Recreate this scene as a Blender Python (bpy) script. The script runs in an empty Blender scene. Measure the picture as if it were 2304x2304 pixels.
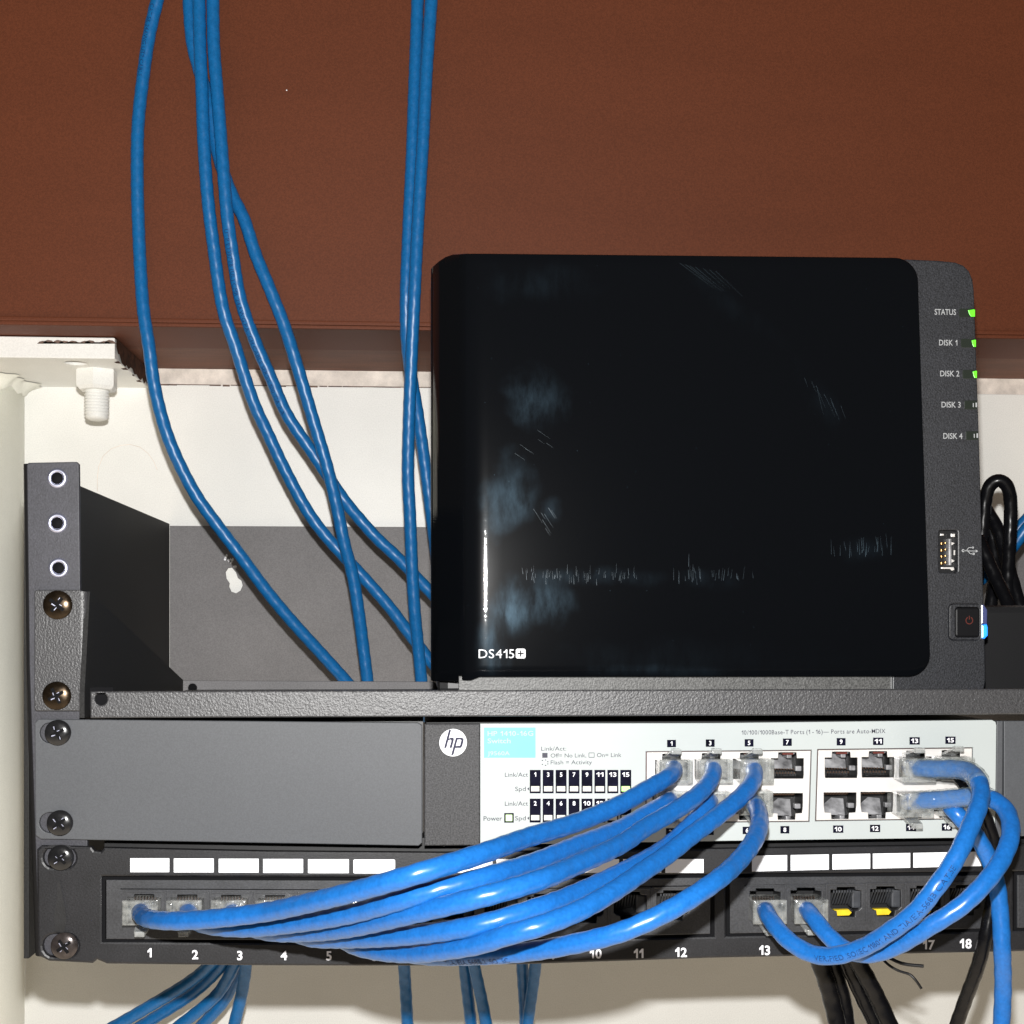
import bpy, bmesh, math, random
from mathutils import Vector, Matrix
random.seed(7)
S = bpy.context.scene
COL = S.collection
MM = 0.001

# ------------------------------------------------------------------ camera
F, HY, CX, CZ, CD, YAW = 3100.0, 1420.0, 134.8, 117.8, 488.0, math.radians(3.7)
cam = bpy.data.objects.new('camera', bpy.data.cameras.new('camera'))
COL.objects.link(cam)
cam.location = (CX*MM, -CD*MM, CZ*MM)
cam.rotation_euler = (math.radians(90), 0, -YAW)
cam.data.sensor_width = 36
cam.data.lens = F/2304*36
cam.data.shift_y = (HY-1152)/2304
cam.data.clip_start = 0.01
cam.data.clip_end = 50
S.camera = cam
# ------------------------------------------------------------------ light: the camera's flash and a dim room
w = bpy.data.worlds.new('World'); S.world = w; w.use_nodes = True
w.node_tree.nodes['Background'].inputs[0].default_value = (1.0, 0.85, 0.66, 1)
# dim room: darker behind the photographer, warmer and brighter from the floor side
_nt = w.node_tree; _tc0 = _nt.nodes.new('ShaderNodeTexCoord'); _sp = _nt.nodes.new('ShaderNodeSeparateXYZ'); _mr = _nt.nodes.new('ShaderNodeMapRange')
_nt.links.new(_tc0.outputs['Generated'], _sp.inputs[0]); _nt.links.new(_sp.outputs['Z'], _mr.inputs[0])
_mr.interpolation_type = 'SMOOTHSTEP'
for _k, _v in (('From Min', -.15), ('From Max', -.75), ('To Min', .022), ('To Max', 1.25)): _mr.inputs[_k].default_value = _v
_nt.links.new(_mr.outputs[0], _nt.nodes['Background'].inputs[1])
fl = bpy.data.lights.new('flash', 'POINT'); fl.shadow_soft_size = 0.0045
fl.energy = 19.0; fl.color = (1.0, 0.985, 0.96)
flo = bpy.data.objects.new('flash', fl); COL.objects.link(flo)
flo.location = (CX*MM, -(CD-6)*MM, (CZ+40)*MM)
flo.rotation_euler = (math.radians(90), 0, -YAW)
S.view_settings.view_transform = 'Standard'; S.view_settings.look = 'None'
S.view_settings.exposure = 0; S.view_settings.gamma = 1
S.render.engine = 'CYCLES'
S.cycles.max_bounces = 8; S.cycles.transparent_max_bounces = 16

def U(x, y, Y):
    """photo pixel -> millimetre point on the plane at depth Y"""
    c, s = math.cos(YAW), math.sin(YAW)
    a, b = (x-1152)/F, -(y-HY)/F
    d = (a*c+s, -a*s+c, b)
    t = (Y+CD)/d[1]
    return Vector((CX+d[0]*t, Y, CZ+d[2]*t))

# ------------------------------------------------------------------ materials
MAT = {}
def nodes(name):
    m = bpy.data.materials.new(name); m.use_nodes = True; MAT[name] = m
    nt = m.node_tree
    return m, nt, nt.nodes['Principled BSDF']
def N(nt, t, **kw):
    n = nt.nodes.new(t)
    for k, v in kw.items():
        if k in n.inputs.keys(): n.inputs[k].default_value = v
        else: setattr(n, k, v)
    return n
def ramp(nt, src, stops):
    r = N(nt, 'ShaderNodeValToRGB'); e = r.color_ramp.elements
    while len(e) > 1: e.remove(e[-1])
    for i, (p, c) in enumerate(stops):
        if i == 0: el = e[0]; el.position = p
        else: el = e.new(p)
        el.color = (c[0], c[1], c[2], 1) if hasattr(c, '__len__') else (c, c, c, 1)
    nt.links.new(src, r.inputs[0]); return r
def mat(name, col, rough=0.5, spec=0.5, metal=0, var=0.0, vscale=60, bump=0.0, bscale=2200, bdist=0.0001,
        grain=0.0, gscale=3000, emit=None, estr=0, coat=0, rvar=0, stretch=(1, 1, 1)):
    m, nt, b = nodes(name)
    L = nt.links.new
    b.inputs['Base Color'].default_value = (*col, 1)
    b.inputs['Roughness'].default_value = rough
    b.inputs['Specular IOR Level'].default_value = spec
    b.inputs['Metallic'].default_value = metal
    b.inputs['Coat Weight'].default_value = coat
    tc = N(nt, 'ShaderNodeTexCoord')
    mp = N(nt, 'ShaderNodeMapping'); mp.inputs['Scale'].default_value = stretch
    L(tc.outputs['Object'], mp.inputs[0])
    if var or grain:
        n1 = N(nt, 'ShaderNodeTexNoise', Scale=vscale, Detail=5.0, Roughness=0.6)
        n2 = N(nt, 'ShaderNodeTexNoise', Scale=gscale, Detail=1.0)
        L(mp.outputs[0], n1.inputs['Vector']); L(tc.outputs['Object'], n2.inputs['Vector'])
        r1 = ramp(nt, n1.outputs[0], [(0.3, 1-var), (0.7, 1+var)])
        r2 = ramp(nt, n2.outputs[0], [(0.3, 1-grain), (0.7, 1+grain)])
        mx = N(nt, 'ShaderNodeMix', data_type='RGBA', blend_type='MULTIPLY'); mx.inputs[0].default_value = 1
        mx2 = N(nt, 'ShaderNodeMix', data_type='RGBA', blend_type='MULTIPLY'); mx2.inputs[0].default_value = 1
        L(r1.outputs[0], mx.inputs[6]); mx.inputs[7].default_value = (*col, 1)
        L(mx.outputs[2], mx2.inputs[6]); L(r2.outputs[0], mx2.inputs[7])
        L(mx2.outputs[2], b.inputs['Base Color'])
    if rvar:
        n3 = N(nt, 'ShaderNodeTexNoise', Scale=vscale*1.7, Detail=4.0); L(mp.outputs[0], n3.inputs['Vector'])
        r3 = N(nt, 'ShaderNodeMapRange'); r3.inputs['From Min'].default_value = .3; r3.inputs['From Max'].default_value = .7
        r3.inputs['To Min'].default_value = max(0, rough-rvar); r3.inputs['To Max'].default_value = rough+rvar
        L(n3.outputs[0], r3.inputs[0]); L(r3.outputs[0], b.inputs['Roughness'])
    if bump:
        n4 = N(nt, 'ShaderNodeTexNoise', Scale=bscale, Detail=2.0); L(tc.outputs['Object'], n4.inputs['Vector'])
        bp = N(nt, 'ShaderNodeBump', Strength=bump, Distance=bdist)
        L(n4.outputs[0], bp.inputs['Height']); L(bp.outputs[0], b.inputs['Normal'])
    if emit:
        b.inputs['Emission Color'].default_value = (*emit, 1); b.inputs['Emission Strength'].default_value = estr
    return m

mat('wallpaint', (0.84, 0.84, 0.81), 0.45, 0.4, var=0.035, vscale=22, grain=0.05, gscale=1500, bump=0.15, bscale=260, bdist=0.0004)
mat('edgepaint', (0.78, 0.71, 0.64), 0.7, 0.2, var=0.25, vscale=90, grain=0.05, bump=0.5, bscale=500, bdist=0.0005)
mat('crack', (0.16, 0.11, 0.09), 0.9, 0.1, var=0.4, vscale=200)
mat('pipepaint', (0.84, 0.84, 0.76), 0.4, 0.45, var=0.06, vscale=30, grain=0.03, gscale=1500, bump=0.25, bscale=160, bdist=0.0006, stretch=(1, 1, .3))
mat('brown', (0.118, 0.033, 0.014), 0.6, 0.2, var=0.045, vscale=9, grain=0.13, gscale=1400, bump=0.2, bscale=900, bdist=0.0002, stretch=(1, 1, 5))
mat('brownunder', (0.13, 0.045, 0.022), 0.6, 0.3, var=0.25, vscale=30, grain=0.2, gscale=1400, stretch=(1, 4, 6))
mat('railpaint', (0.038, 0.038, 0.047), 0.5, 0.5, var=0.12, vscale=70, grain=0.22, gscale=1800, bump=0.35, bscale=1500, bdist=0.00015)
mat('backpaint', (0.165, 0.16, 0.165), 0.6, 0.4, var=0.12, vscale=22, grain=0.15, gscale=1500, bump=0.2, bscale=1500, bdist=0.0001)
mat('shelfpaint', (0.040, 0.040, 0.043), 0.42, 0.62, var=0.05, vscale=60, grain=0.3, gscale=1900, bump=0.75, bscale=1500, bdist=0.00025)
mat('gusset', (0.020, 0.020, 0.020), 0.6, 0.15, grain=0.3, gscale=1600)
mat('blank', (0.068, 0.072, 0.080), 0.55, 0.45, var=0.04, vscale=25, grain=0.10, gscale=2200, bump=0.1, bscale=2500, bdist=0.0001)
mat('cheek', (0.048, 0.048, 0.051), 0.55, 0.25, grain=0.45, gscale=1900, bump=0.4, bscale=1900, bdist=0.0001)
mat('paper', (0.42, 0.455, 0.455), 0.45, 0.4, var=0.02, vscale=40)
mat('label', (0.88, 0.89, 0.92), 0.5, 0.4, var=0.02)
mat('ink', (0.03, 0.03, 0.06), 0.6, 0.2)
mat('greyink', (0.07, 0.07, 0.09), 0.7, 0.2)
mat('inkwhite', (0.80, 0.80, 0.84), 0.6, 0.3)
mat('ledbox', (0.005, 0.005, 0.014), 0.6, 0.03, var=0.5, vscale=200)
mat('cyan', (0.17, 0.44, 0.51), 0.5, 0.3, var=0.04)
mat('palecyan', (0.42, 0.72, 0.75), 0.6, 0.2)
mat('ledoff', (0.60, 0.60, 0.55), 0.3, 0.5)
mat('ledgreen', (0.5, 0.9, 0.3), 0.3, 0.5, emit=(0.45, 1, 0.2), estr=0.55)
mat('ledpale', (0.6, 0.8, 0.45), 0.3, 0.5, emit=(0.6, 1, 0.4), estr=0.3)
mat('lednas', (0.1, 0.5, 0.03), 0.3, 0.5, emit=(0.10, 0.95, 0.01), estr=0.9)
mat('leddark', (0.02, 0.025, 0.02), 0.2, 0.6)
mat('ledblue', (0.05, 0.4, 0.9), 0.3, 0.5, emit=(0.0, 0.12, 1.0), estr=1.3)
mat('lightpipe', (0.06, 0.07, 0.16), 0.25, 0.5, emit=(0.01, 0.02, 0.15), estr=0.2)
mat('rediron', (0.10, 0.018, 0.012), 0.5, 0.3)
mat('panelpaint', (0.014, 0.014, 0.016), 0.42, 0.42, var=0.3, vscale=50, grain=0.35, gscale=1800, bump=0.3, bscale=1500, bdist=0.00012)
mat('plastic', (0.034, 0.035, 0.039), 0.45, 0.5, var=0.25, vscale=80, grain=0.25, gscale=1800, bump=0.25, bscale=1400, bdist=0.0001)
mat('jackplastic', (0.05, 0.053, 0.06), 0.35, 0.5, var=0.3, vscale=150)
mat('cavity', (0.012, 0.012, 0.013), 0.4, 0.5)
mat('portgrey', (0.22, 0.22, 0.23), 0.35, 0.5, var=0.6, vscale=220)
mat('silver', (0.74, 0.72, 0.70), 0.33, 0.5, metal=0.25, var=0.08, vscale=150)
mat('silveredge', (0.12, 0.09, 0.09), 0.4, 0.5, metal=0.4)
mat('gold', (0.16, 0.09, 0.03), 0.3, 0.5, metal=0.8)
mat('copperglint', (0.12, 0.07, 0.045), 0.3, 0.5, metal=0.6)
mat('yellow', (0.72, 0.52, 0.02), 0.4, 0.4, var=0.15, vscale=300)
mat('zinc', (0.60, 0.62, 0.78), 0.38, 0.5, metal=0.9, var=0.1, vscale=300)
mat('brass', (0.050, 0.035, 0.022), 0.25, 0.5, metal=0.85, var=0.35, vscale=300, rvar=0.1)
mat('blackscrew', (0.012, 0.012, 0.013), 0.2, 0.5, var=0.3, vscale=300, rvar=0.08)
mat('darkscrew', (0.06, 0.05, 0.048), 0.22, 0.6, metal=0.5, var=0.4, vscale=300, rvar=0.08)
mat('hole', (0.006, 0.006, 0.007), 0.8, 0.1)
mat('nasplastic', (0.020, 0.021, 0.025), 0.45, 0.5, var=0.08, vscale=60, grain=0.5, gscale=1700, bump=0.6, bscale=1500, bdist=0.0002)
mat('nasbottom', (0.08, 0.08, 0.078), 0.45, 0.5, var=0.08, vscale=60, grain=0.45, gscale=1700, bump=0.6, bscale=1500, bdist=0.0002)
mat('nascase', (0.012, 0.012, 0.013), 0.4, 0.4, grain=0.3)
mat('button', (0.006, 0.006, 0.007), 0.45, 0.15)
mat('nastext', (0.34, 0.35, 0.36), 0.5, 0.3)
mat('white', (0.85, 0.85, 0.87), 0.5, 0.3)
mat('blackcable', (0.004, 0.004, 0.005), 0.28, 0.25, rvar=0.08, vscale=200, bump=0.2, bscale=300, bdist=0.0003)
mat('tie', (0.008, 0.008, 0.009), 0.4, 0.4)
mat('rust', (0.12, 0.045, 0.02), 0.9, 0.1, var=0.6, vscale=400)
mat('stain', (0.009, 0.009, 0.010), 0.45, 0.5, var=0.5, vscale=150, bump=0.3, bscale=1500, bdist=0.00012)
mat('bareedge', (0.055, 0.022, 0.012), 0.8, 0.1, var=0.7, vscale=300)
mat('cableink', (0.008, 0.04, 0.14), 0.5, 0.3)

def blue(name, col, rough):
    m, nt, b = nodes(name); L = nt.links.new
    tc = N(nt, 'ShaderNodeTexCoord')
    n = N(nt, 'ShaderNodeTexNoise', Scale=900, Detail=2.0); L(tc.outputs['Object'], n.inputs['Vector'])
    r = ramp(nt, n.outputs[0], [(0.3, tuple(c*.88 for c in col)), (0.7, tuple(c*1.1 for c in col))])
    L(r.outputs[0], b.inputs['Base Color'])
    b.inputs['Roughness'].default_value = rough; b.inputs['Specular IOR Level'].default_value = .5
    n2 = N(nt, 'ShaderNodeTexNoise', Scale=170, Detail=2.0); L(tc.outputs['Object'], n2.inputs['Vector'])
    bp = N(nt, 'ShaderNodeBump', Strength=.35, Distance=.0004); L(n2.outputs[0], bp.inputs['Height']); L(bp.outputs[0], b.inputs['Normal'])
    b.inputs['Subsurface Weight'].default_value = 0.0
    return m
blue('bluejacket', (0.011, 0.128, 0.43), 0.30)
blue('bluewall', (0.006, 0.122, 0.34), 0.36)

# clear plug plastic: mostly see-through with a milky body and sharp glints
def clear(name, a, col, va=.12):
    m, nt, b = nodes(name); L = nt.links.new; nt.nodes.remove(b)
    tc = N(nt, 'ShaderNodeTexCoord'); n = N(nt, 'ShaderNodeTexNoise', Scale=420, Detail=3.0); L(tc.outputs['Object'], n.inputs['Vector'])
    mr = N(nt, 'ShaderNodeMapRange'); L(n.outputs[0], mr.inputs[0])
    mr.inputs['From Min'].default_value = .35; mr.inputs['From Max'].default_value = .65
    mr.inputs['To Min'].default_value = max(0, a-va); mr.inputs['To Max'].default_value = a+va*1.3
    bp = N(nt, 'ShaderNodeBump', Strength=.55, Distance=.0006); L(n.outputs[0], bp.inputs['Height'])
    tr = N(nt, 'ShaderNodeBsdfTransparent'); tr.inputs[0].default_value = (.97, .98, .98, 1)
    df = N(nt, 'ShaderNodeBsdfDiffuse'); df.inputs[0].default_value = (*col, 1)
    gl = N(nt, 'ShaderNodeBsdfGlossy'); gl.inputs['Roughness'].default_value = .13; L(bp.outputs[0], gl.inputs['Normal'])
    fr = N(nt, 'ShaderNodeFresnel'); fr.inputs[0].default_value = 1.55
    m1 = N(nt, 'ShaderNodeMixShader'); L(mr.outputs[0], m1.inputs[0]); L(tr.outputs[0], m1.inputs[1]); L(df.outputs[0], m1.inputs[2])
    gm = N(nt, 'ShaderNodeNewGeometry'); iv = N(nt, 'ShaderNodeMath', operation='SUBTRACT'); iv.inputs[0].default_value = 1; L(gm.outputs['Backfacing'], iv.inputs[1])
    ff = N(nt, 'ShaderNodeMath', operation='MULTIPLY'); L(fr.outputs[0], ff.inputs[0]); L(iv.outputs[0], ff.inputs[1])
    m2 = N(nt, 'ShaderNodeMixShader'); L(ff.outputs[0], m2.inputs[0]); L(m1.outputs[0], m2.inputs[1]); L(gl.outputs[0], m2.inputs[2])
    L(m2.outputs[0], nt.nodes['Material Output'].inputs['Surface'])
clear('clearplug', 0.14, (0.52, 0.52, 0.50), .10)
clear('clearclip', 0.40, (0.45, 0.46, 0.45))
clear('clearboot', 0.20, (0.24, 0.31, 0.33), .06)

# glossy door with fingerprints and dust that scatter the flash
def doormat():
    m, nt, b = nodes('door'); L = nt.links.new
    b.inputs['Base Color'].default_value = (0.0025, 0.003, 0.004, 1)
    b.inputs['Roughness'].default_value = 0.035; b.inputs['Specular IOR Level'].default_value = .5
    tc = N(nt, 'ShaderNodeTexCoord')
    def blob(px, py, rx, ry, amt, rot=0, soft=1.0):
        c = U(px, py, 20)*MM; s = 1/6.15
        mp = N(nt, 'ShaderNodeMapping', vector_type='TEXTURE')
        mp.inputs['Location'].default_value = c; mp.inputs['Rotation'].default_value = (0, rot, 0)
        mp.inputs['Scale'].default_value = (rx*s*MM, 1, ry*s*MM)
        wn = N(nt, 'ShaderNodeTexNoise', Scale=60, Detail=4.0); L(tc.outputs['Object'], wn.inputs['Vector'])
        vm = N(nt, 'ShaderNodeVectorMath', operation='SUBTRACT'); L(wn.outputs[1], vm.inputs[0]); vm.inputs[1].default_value = (.5, .5, .5)
        vs = N(nt, 'ShaderNodeVectorMath', operation='SCALE'); L(vm.outputs[0], vs.inputs[0]); vs.inputs['Scale'].default_value = 1.5
        L(tc.outputs['Object'], mp.inputs[0])
        va = N(nt, 'ShaderNodeVectorMath', operation='ADD'); L(mp.outputs[0], va.inputs[0]); L(vs.outputs[0], va.inputs[1])
        vx = N(nt, 'ShaderNodeVectorMath', operation='MULTIPLY'); L(va.outputs[0], vx.inputs[0]); vx.inputs[1].default_value = (1, 0, 1)
        ln = N(nt, 'ShaderNodeVectorMath', operation='LENGTH'); L(vx.outputs[0], ln.inputs[0])
        mr = N(nt, 'ShaderNodeMapRange', interpolation_type='SMOOTHSTEP'); L(ln.outputs['Value'], mr.inputs[0])
        mr.inputs['From Min'].default_value = 1.0; mr.inputs['From Max'].default_value = 0.0
        mr.inputs['To Min'].default_value = 0; mr.inputs['To Max'].default_value = amt
        return mr.outputs[0]
    outs = [blob(1200, 900, 90, 90, .55), blob(1145, 1110, 75, 120, .45), blob(1240, 1150, 40, 40, .25), blob(1150, 1370, 80, 80, .75, .5), blob(1240, 1360, 70, 60, .5, .5),
            blob(1110, 1460, 50, 90, .35), blob(1640, 680, 40, 200, .10, -.9), blob(1850, 900, 40, 120, .16, -.6),
            blob(1230, 640, 170, 60, .16), blob(1950, 1240, 80, 40, .18), blob(1330, 1300, 260, 26, .16), blob(1500, 1508, 220, 20, .25),
            blob(1560, 1480, 500, 60, .05), blob(1600, 1305, 100, 30, .2)]
    acc = outs[0]
    for o in outs[1:]:
        a = N(nt, 'ShaderNodeMath', operation='ADD'); L(acc, a.inputs[0]); L(o, a.inputs[1]); acc = a.outputs[0]
    # streaky texture inside the smears
    mp = N(nt, 'ShaderNodeMapping'); mp.inputs['Scale'].default_value = (1, 1, .35); mp.inputs['Rotation'].default_value = (0, .5, 0); L(tc.outputs['Object'], mp.inputs[0])
    n = N(nt, 'ShaderNodeTexNoise', Scale=140, Detail=6.0, Roughness=.65); L(mp.outputs[0], n.inputs['Vector'])
    r = ramp(nt, n.outputs[0], [(0.38, 0.15), (0.68, 1.3)])
    mu = N(nt, 'ShaderNodeMath', operation='MULTIPLY'); L(acc, mu.inputs[0]); L(r.outputs[0], mu.inputs[1])
    # dust specks
    v = N(nt, 'ShaderNodeTexVoronoi', Scale=170, feature='F1'); L(tc.outputs['Object'], v.inputs['Vector'])
    vr = ramp(nt, v.outputs['Distance'], [(0.0, 1.0), (0.035, 0.0)])
    ad = N(nt, 'ShaderNodeMath', operation='ADD', use_clamp=True); L(mu.outputs[0], ad.inputs[0]); L(vr.outputs[0], ad.inputs[1])
    mul2 = N(nt, 'ShaderNodeMath', operation='MULTIPLY'); L(ad.outputs[0], mul2.inputs[0]); mul2.inputs[1].default_value = .38
    gg = N(nt, 'ShaderNodeBsdfGlossy'); gg.inputs['Color'].default_value = (0.022, 0.036, 0.048, 1); gg.inputs['Roughness'].default_value = .36
    gd = N(nt, 'ShaderNodeBsdfDiffuse'); gd.inputs['Color'].default_value = (0.014, 0.026, 0.038, 1)
    grease = N(nt, 'ShaderNodeAddShader'); L(gg.outputs[0], grease.inputs[0]); L(gd.outputs[0], grease.inputs[1])
    mix = N(nt, 'ShaderNodeMixShader'); L(mul2.outputs[0], mix.inputs[0]); L(b.outputs[0], mix.inputs[1]); L(grease.outputs[0], mix.inputs[2])
    # hairline polish marks: vertical micro waves in the normal
    mp2 = N(nt, 'ShaderNodeMapping'); mp2.inputs['Scale'].default_value = (1, 1, .06); L(tc.outputs['Object'], mp2.inputs[0])
    n2 = N(nt, 'ShaderNodeTexNoise', Scale=1500, Detail=1.0); L(mp2.outputs[0], n2.inputs['Vector'])
    bp = N(nt, 'ShaderNodeBump', Strength=.05, Distance=.0001); L(n2.outputs[0], bp.inputs['Height']); b.inputs['Coat Weight'].default_value = .035; b.inputs['Coat Roughness'].default_value = .2
    mp3 = N(nt, 'ShaderNodeMapping'); mp3.inputs['Scale'].default_value = (.04, .04, 1); L(tc.outputs['Object'], mp3.inputs[0])
    n3 = N(nt, 'ShaderNodeTexNoise', Scale=5000, Detail=1.0); L(mp3.outputs[0], n3.inputs['Vector'])
    bp3 = N(nt, 'ShaderNodeBump', Strength=.085, Distance=.0001); L(n3.outputs[0], bp3.inputs['Height']); L(bp.outputs[0], bp3.inputs['Normal']); L(bp3.outputs[0], b.inputs['Normal'])
    L(mix.outputs[0], nt.nodes['Material Output'].inputs['Surface'])
doormat()

# ------------------------------------------------------------------ mesh builder
_tc = {}
def _one(bold):
    w_ = .095+bold*1.8; h = .69; x = .30
    vs = [(x-w_/2, 0), (x+w_/2, 0), (x+w_/2, h), (x-w_*.42, h), (x-w_*.75-.06, h-.12), (x-w_*.5-.18, h-.19), (x-w_*.5-.18, h-.19-w_), (x-w_/2, h-.13-w_)]
    return [Vector((a, b, 0)) for a, b in vs], [list(range(8))]
def text_mesh(body, bold=0.0):
    k = (body, bold)
    if k not in _tc and '1' in body and len(body) > 0:
        vs, fs, x = [], [], 0
        cap = text_mesh('H', bold); cap = cap[5]-cap[4]
        for ch in body:
            if ch == ' ': x += .28; continue
            if ch == '1': v, f = _one(bold); v = [Vector((p.x, p.y*cap/.69, 0)) for p in v]
            else: v, f = text_mesh(ch, bold)[:2]
            x0 = min(p.x for p in v); x1 = max(p.x for p in v); o = len(vs)
            vs += [Vector((p.x-x0+x, p.y, 0)) for p in v]; fs += [[i+o for i in q] for q in f]
            x += x1-x0+.11
        _tc[k] = (vs, fs, min(v.x for v in vs), max(v.x for v in vs), min(v.y for v in vs), max(v.y for v in vs))
    if k not in _tc:
        cu = bpy.data.curves.new('t', 'FONT'); cu.body = body; cu.size = 1; cu.offset = bold; cu.resolution_u = 3
        o = bpy.data.objects.new('t', cu); me = bpy.data.meshes.new_from_object(o)
        vs = [v.co.copy() for v in me.vertices]; fs = [list(p.vertices) for p in me.polygons]
        bpy.data.meshes.remove(me); bpy.data.objects.remove(o); bpy.data.curves.remove(cu)
        x0 = min(v.x for v in vs); x1 = max(v.x for v in vs); y0 = min(v.y for v in vs); y1 = max(v.y for v in vs)
        _tc[k] = (vs, fs, x0, x1, y0, y1)
    return _tc[k]

class MB:
    """collects shapes in millimetres, then links them as one mesh object"""
    def __init__(s): s.v = []; s.f = []; s.sm = []; s.mi = []; s.cur = 0
    def add(s, vs, fs, smooth=False):
        o = len(s.v); s.v += [Vector(v) for v in vs]
        for f in fs: s.f.append([i+o for i in f]); s.sm.append(smooth); s.mi.append(s.cur)
        return s
    def frombm(s, bm, smooth=False):
        bm.verts.index_update()
        s.add([v.co.copy() for v in bm.verts], [[v.index for v in f.verts] for f in bm.faces], smooth); bm.free(); return s
    def box(s, x0, x1, y0, y1, z0, z1, bev=0):
        bm = bmesh.new(); bmesh.ops.create_cube(bm, size=1)
        for v in bm.verts:
            v.co = Vector(((x0+x1)/2+v.co.x*(x1-x0), (y0+y1)/2+v.co.y*(y1-y0), (z0+z1)/2+v.co.z*(z1-z0)))
        if bev: bmesh.ops.bevel(bm, geom=bm.edges[:], offset=bev, segments=2, profile=.6, affect='EDGES', clamp_overlap=True)
        return s.frombm(bm)
    def prism(s, pts, y0, y1, bev=0, seg=2):
        """outline pts [(x,z)] in mm, from y0 (front) to y1 (back)"""
        bm = bmesh.new()
        a = [bm.verts.new((x, y0, z)) for x, z in pts]; b = [bm.verts.new((x, y1, z)) for x, z in pts]; n = len(pts)
        ff = bm.faces.new(a); bm.faces.new(b[::-1])
        for i in range(n): bm.faces.new((a[i], b[i], b[(i+1) % n], a[(i+1) % n]))
        bmesh.ops.recalc_face_normals(bm, faces=bm.faces[:])
        if bev:
            ff = [f for f in bm.faces if all(abs(v.co.y-y0) < 1e-6 for v in f.verts)][0]
            bmesh.ops.bevel(bm, geom=list(ff.edges), offset=bev, segments=seg, profile=.5, affect='EDGES', clamp_overlap=True)
        return s.frombm(bm)
    def pp(s, pix, Y, t=0.1, bev=0, seg=2):
        """outline given as photo pixels on the plane at depth Y"""
        pts = [U(x, y, Y) for x, y in pix]
        return s.prism([(p.x, p.z) for p in pts], Y, Y+t, bev, seg)
    def pr(s, x0, y0, x1, y1, Y, t=0.1, bev=0): return s.pp([(x0, y0), (x1, y0), (x1, y1), (x0, y1)], Y, t, bev)
    def plate(s, outer, holes, Y, t, bevel=0.0):
        """flat plate with openings (pixel outlines), front face at depth Y"""
        cu = bpy.data.curves.new('p', 'CURVE'); cu.dimensions = '2D'; cu.fill_mode = 'BOTH'; cu.extrude = t/2; cu.bevel_depth = bevel; cu.bevel_resolution = 1
        cu.offset = -bevel
        for pts in [outer]+holes:
            sp = cu.splines.new('POLY'); sp.use_cyclic_u = True; sp.points.add(len(pts)-1)
            for i, (x, y) in enumerate(pts):
                p = U(x, y, Y); sp.points[i].co = (p.x, p.z, 0, 1)
        o = bpy.data.objects.new('p', cu); me = bpy.data.meshes.new_from_object(o)
        vs = [Vector((v.co.x, Y+t/2+bevel-v.co.z, v.co.y)) for v in me.vertices]; fs = [list(p.vertices) for p in me.polygons]
        bpy.data.meshes.remove(me); bpy.data.objects.remove(o); bpy.data.curves.remove(cu)
        return s.add(vs, fs)
    def lathe(s, c, prof, seg=40, axis='Y'):
        """prof [(r, h)] turned about the axis through c; h runs along -Y (towards the viewer) or +Z"""
        vs, fs = [], []
        for r, h in prof:
            for k in range(seg):
                a = 2*math.pi*k/seg
                if axis == 'Y': vs.append(Vector(c)+Vector((r*math.cos(a), -h, r*math.sin(a))))
                else: vs.append(Vector(c)+Vector((r*math.cos(a), r*math.sin(a), h)))
        for i in range(len(prof)-1):
            for k in range(seg):
                q = [i*seg+k, i*seg+(k+1) % seg, (i+1)*seg+(k+1) % seg, (i+1)*seg+k]; fs.append(q)
        fs.append(list(range(seg))[::-1]); fs.append([(len(prof)-1)*seg+k for k in range(seg)])
        return s.add(vs, fs, True)
    def text(s, body, px, py, hpx, Y, wpx=None, bold=0.0, align='C', shear=0.0, rot=0.0, tall=None):
        """px,py = centre (C) or left end (L) at mid cap height; hpx cap height in pixels; wpx total width"""
        vs, fs, x0, x1, y0, y1 = text_mesh(body, bold)
        _, _, _, _, c0, c1 = text_mesh('H', bold)
        k = (U(px+50, py, Y)-U(px, py, Y)).length/50
        sc = hpx*k/(c1-c0); sx = sc if wpx is None else wpx*k/(x1-x0)
        c = U(px, py, Y); ox = (x0+x1)/2 if align == 'C' else x0; oy = (c0+c1)/2
        out = []
        for v in vs:
            X = (v.x-ox)*sx+shear*(v.y-oy)*sc; Z = (v.y-oy)*sc
            if rot: X, Z = X*math.cos(rot)-Z*math.sin(rot), X*math.sin(rot)+Z*math.cos(rot)
            out.append((c.x+X, Y, c.z+Z))
        return s.add(out, fs)
    def strokes(s, lines, wpx, Y):
        for a, b in lines:
            A = U(*a, Y); B = U(*b, Y); d = (B-A).normalized(); n = Vector((-d.z, 0, d.x))*wpx/6.3/2
            s.add([A-n, B-n, B+n, A+n], [[0, 1, 2, 3]])
        return s
    def ring(s, px, py, r0, r1, Y, a0=0, a1=2*math.pi, n=32):
        c = U(px, py, Y); k = 1/6.2; vs, fs = [], []
        for i in range(n+1):
            a = a0+(a1-a0)*i/n
            for r in (r0, r1): vs.append((c.x+r*k*math.cos(a), Y, c.z+r*k*math.sin(a)))
        for i in range(n): fs.append([2*i, 2*i+1, 2*i+3, 2*i+2])
        return s.add(vs, fs)
    def build(s, name, m, parent=None):
        me = bpy.data.meshes.new(name)
        base = parent['_w'] if parent is not None and '_w' in parent else (0, 0, 0)
        me.from_pydata([v*MM for v in s.v], [], s.f)
        mats = m if isinstance(m, (list, tuple)) else [m]
        for q in mats: me.materials.append(MAT[q])
        me.polygons.foreach_set('use_smooth', s.sm); me.polygons.foreach_set('material_index', s.mi); me.update()
        if mats[0].startswith('clear'):
            b_ = bmesh.new(); b_.from_mesh(me); bmesh.ops.recalc_face_normals(b_, faces=b_.faces[:]); b_.to_mesh(me); b_.free()
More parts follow.
